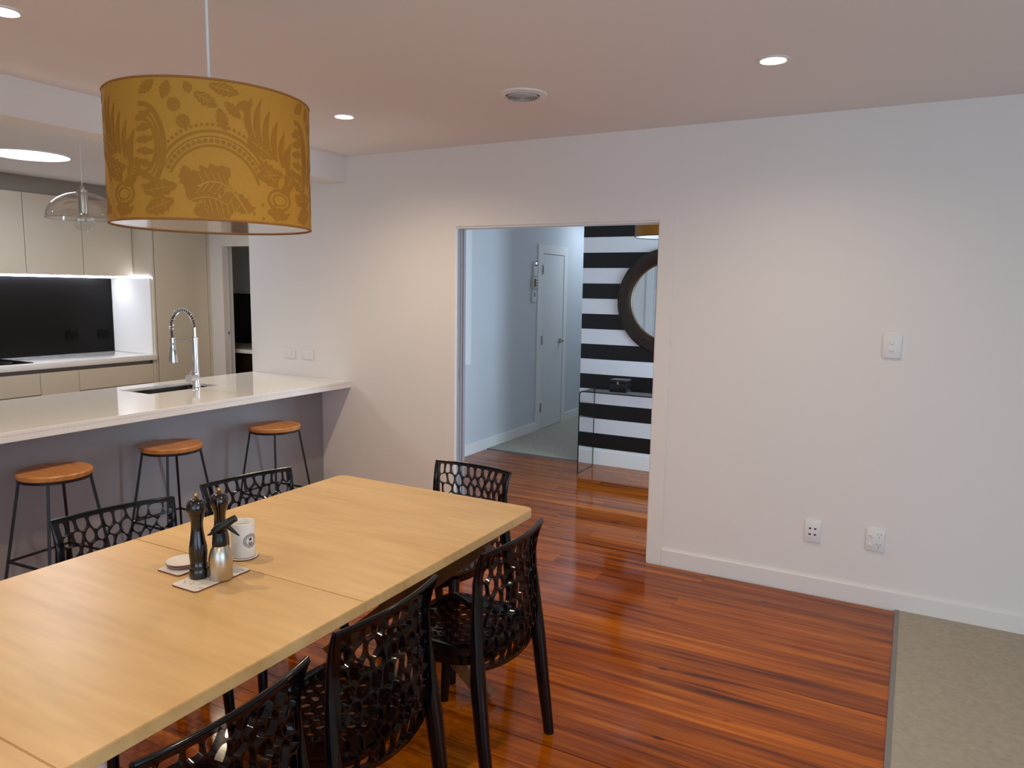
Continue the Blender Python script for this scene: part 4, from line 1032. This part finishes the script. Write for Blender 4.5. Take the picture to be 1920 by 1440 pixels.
# glass console
gc = thing('glass_console', (-0.62, 1.90, 0), 'clear bent glass console table against the striped wall', 'console table')
gx0, gx1, gh, gt, gr, dy = -0.59, 0.59, 0.735, 0.010, 0.03, 0.172
cl = [(gx0, 0.0), (gx0, gh-gr)] + [(gx0+gr-gr*math.cos(PI/2*k/6), gh-gr+gr*math.sin(PI/2*k/6)) for k in range(1, 7)]
cl += [(gx1-gr, gh)] + [(gx1-gr+gr*math.sin(PI/2*k/6), gh-gr+gr*math.cos(PI/2*k/6)) for k in range(1, 7)] + [(gx1, 0.0)]
def inset(path, d):
    out = []
    for i, p in enumerate(path):
        a = path[max(i-1, 0)]; b = path[min(i+1, len(path)-1)]; dx, dz = b[0]-a[0], b[1]-a[1]; l = math.hypot(dx, dz)
        out.append((p[0]+dz/l*d, p[1]-dx/l*d))
    return out
ci = inset(cl, gt)
bm = bmesh.new()
for path in (cl, ci):
    fr_ = [bm.verts.new((x, -dy, z)) for x, z in path]; bk = [bm.verts.new((x, dy, z)) for x, z in path]
    for i in range(len(path)-1): bm.faces.new((fr_[i], fr_[i+1], bk[i+1], bk[i]))
gl = mk('bent_glass', bm, 'clear_glass', gc, smooth=60)
for yy in (-dy, dy):
    bm = bmesh.new()
    A = [[bm.verts.new((x, yy+e, z)) for x, z in path] for path in (cl, ci) for e in (-0.0008, 0.0008)]
    for i in range(len(cl)-1):
        bm.faces.new((A[0][i], A[0][i+1], A[2][i+1], A[2][i])); bm.faces.new((A[1][i], A[1][i+1], A[3][i+1], A[3][i]))
        bm.faces.new((A[0][i], A[0][i+1], A[1][i+1], A[1][i])); bm.faces.new((A[2][i], A[2][i+1], A[3][i+1], A[3][i]))
    mk('polished_edge', bm, 'glass_edge', gc)
for xx in (gx0, gx1-gt): box('foot_edge', xx, xx+gt, -dy, dy, 0.0, 0.004, 'glass_edge', gc)
bx = thing('keepsake_box', (-0.885, 1.865, 0.736), 'small black lidded box on the glass console', 'box')
box('body', -0.075, 0.075, -0.062, 0.062, 0, 0.075, 'black_box', bx, bevel=0.002)
ld = box('lid', -0.078, 0.078, -0.065, 0.065, 0.076, 0.106, 'black_box', bx, bevel=0.003)
box('clasp', -0.010, 0.010, -0.068, -0.065, 0.068, 0.092, 'steel', ld)
# hall pendant
hp = thing('hall_pendant', (-0.34, 1.28, 1.995), 'gold drum pendant shade in the hall, cut by the door frame', 'pendant lamp')
lathe_o('shade', [(0.245, 0), (0.245, 0.26)], 'gold_shade', hp, n=64, cap0=False, cap1=False)
lathe_o('lining', [(0.243, 0.001), (0.243, 0.259)], 'shade_lining', hp, n=64, cap0=False, cap1=False)
for z in (0, 0.26): tube_o('rim_trim', [(0.2445*math.cos(2*PI*k/64), 0.2445*math.sin(2*PI*k/64), z) for k in range(64)], 0.003, 'mirror_frame', hp, n=6, closed=True)
tube_o('cord', [(0, 0, 0.12), (0, 0, ZC-1.995-0.02)], 0.003, 'cord_white', hp)
lathe_o('lamp_holder', [(0.02, 0.09), (0.02, 0.15), (0.005, 0.155)], 'white_plastic', hp)
lathe_o('ceiling_cup', [(0.05, ZC-1.9955), (0.05, ZC-2.015), (0.005, ZC-2.018)], 'white_plastic', hp)
for k in range(3):
    a = 2*PI*k/3; tube_o('spider_arm', [(0.015*math.cos(a), 0.015*math.sin(a), 0.14), (0.243*math.cos(a), 0.243*math.sin(a), 0.24)], 0.002, 'white_plastic', hp)
# tall white panel on the hall wall, mostly hidden by the jamb
wp = thing('wall_panel', (XH+0.0005, 1.365, 0.89), 'tall white framed panel on the hall wall, its edge just showing beside the jamb', 'panel')
box('board', 0, 0.048, -0.40, 0.40, 0.02, 1.28, 'white_plastic', wp)
boxes('frame', [(0, 0.05, -0.42, -0.40, 0, 1.30), (0, 0.05, 0.40, 0.42, 0, 1.30), (0, 0.05, -0.40, 0.40, 0, 0.02), (0, 0.05, -0.40, 0.40, 1.28, 1.30)], 'white_plastic', wp)
# controls beside the hall door
t = thing('heating_control', (XH+0.0005, 3.165, 1.83), 'white control with a small lit screen, topmost on the hall wall', 'control panel')
box('case', 0, 0.022, -0.040, 0.040, -0.085, 0.075, 'white_plastic', t, bevel=0.004)
b_ = box('bezel', 0.022, 0.024, -0.026, 0.030, 0.025, 0.075, 'black_plastic', t); box('screen', 0.024, 0.0246, -0.016, 0.018, 0.040, 0.066, 'screen_lit', b_)
t = thing('alarm_keypad', (XH+0.0005, 3.155, 1.672), 'beige wall control with a dark display, middle of the three in the hall', 'control panel')
box('case', 0, 0.025, -0.060, 0.060, -0.060, 0.060, 'beige_plastic', t, bevel=0.004)
box('display', 0.025, 0.0262, -0.032, 0.004, -0.042, 0.042, 'black_plastic', t)
for z in (0.028, 0.0, -0.028): box('key', 0.025, 0.028, 0.020, 0.036, z-0.006, z+0.006, 'vent_dark', t)
t = thing('thermostat', (XH+0.0005, 3.145, 1.528), 'white wall control with a dull blue display, lowest of the three in the hall', 'control panel')
box('case', 0, 0.02, -0.038, 0.045, -0.065, 0.055, 'white_plastic', t, bevel=0.004)
box('display', 0.02, 0.0212, -0.018, 0.020, -0.008, 0.040, 'screen_dull', t)
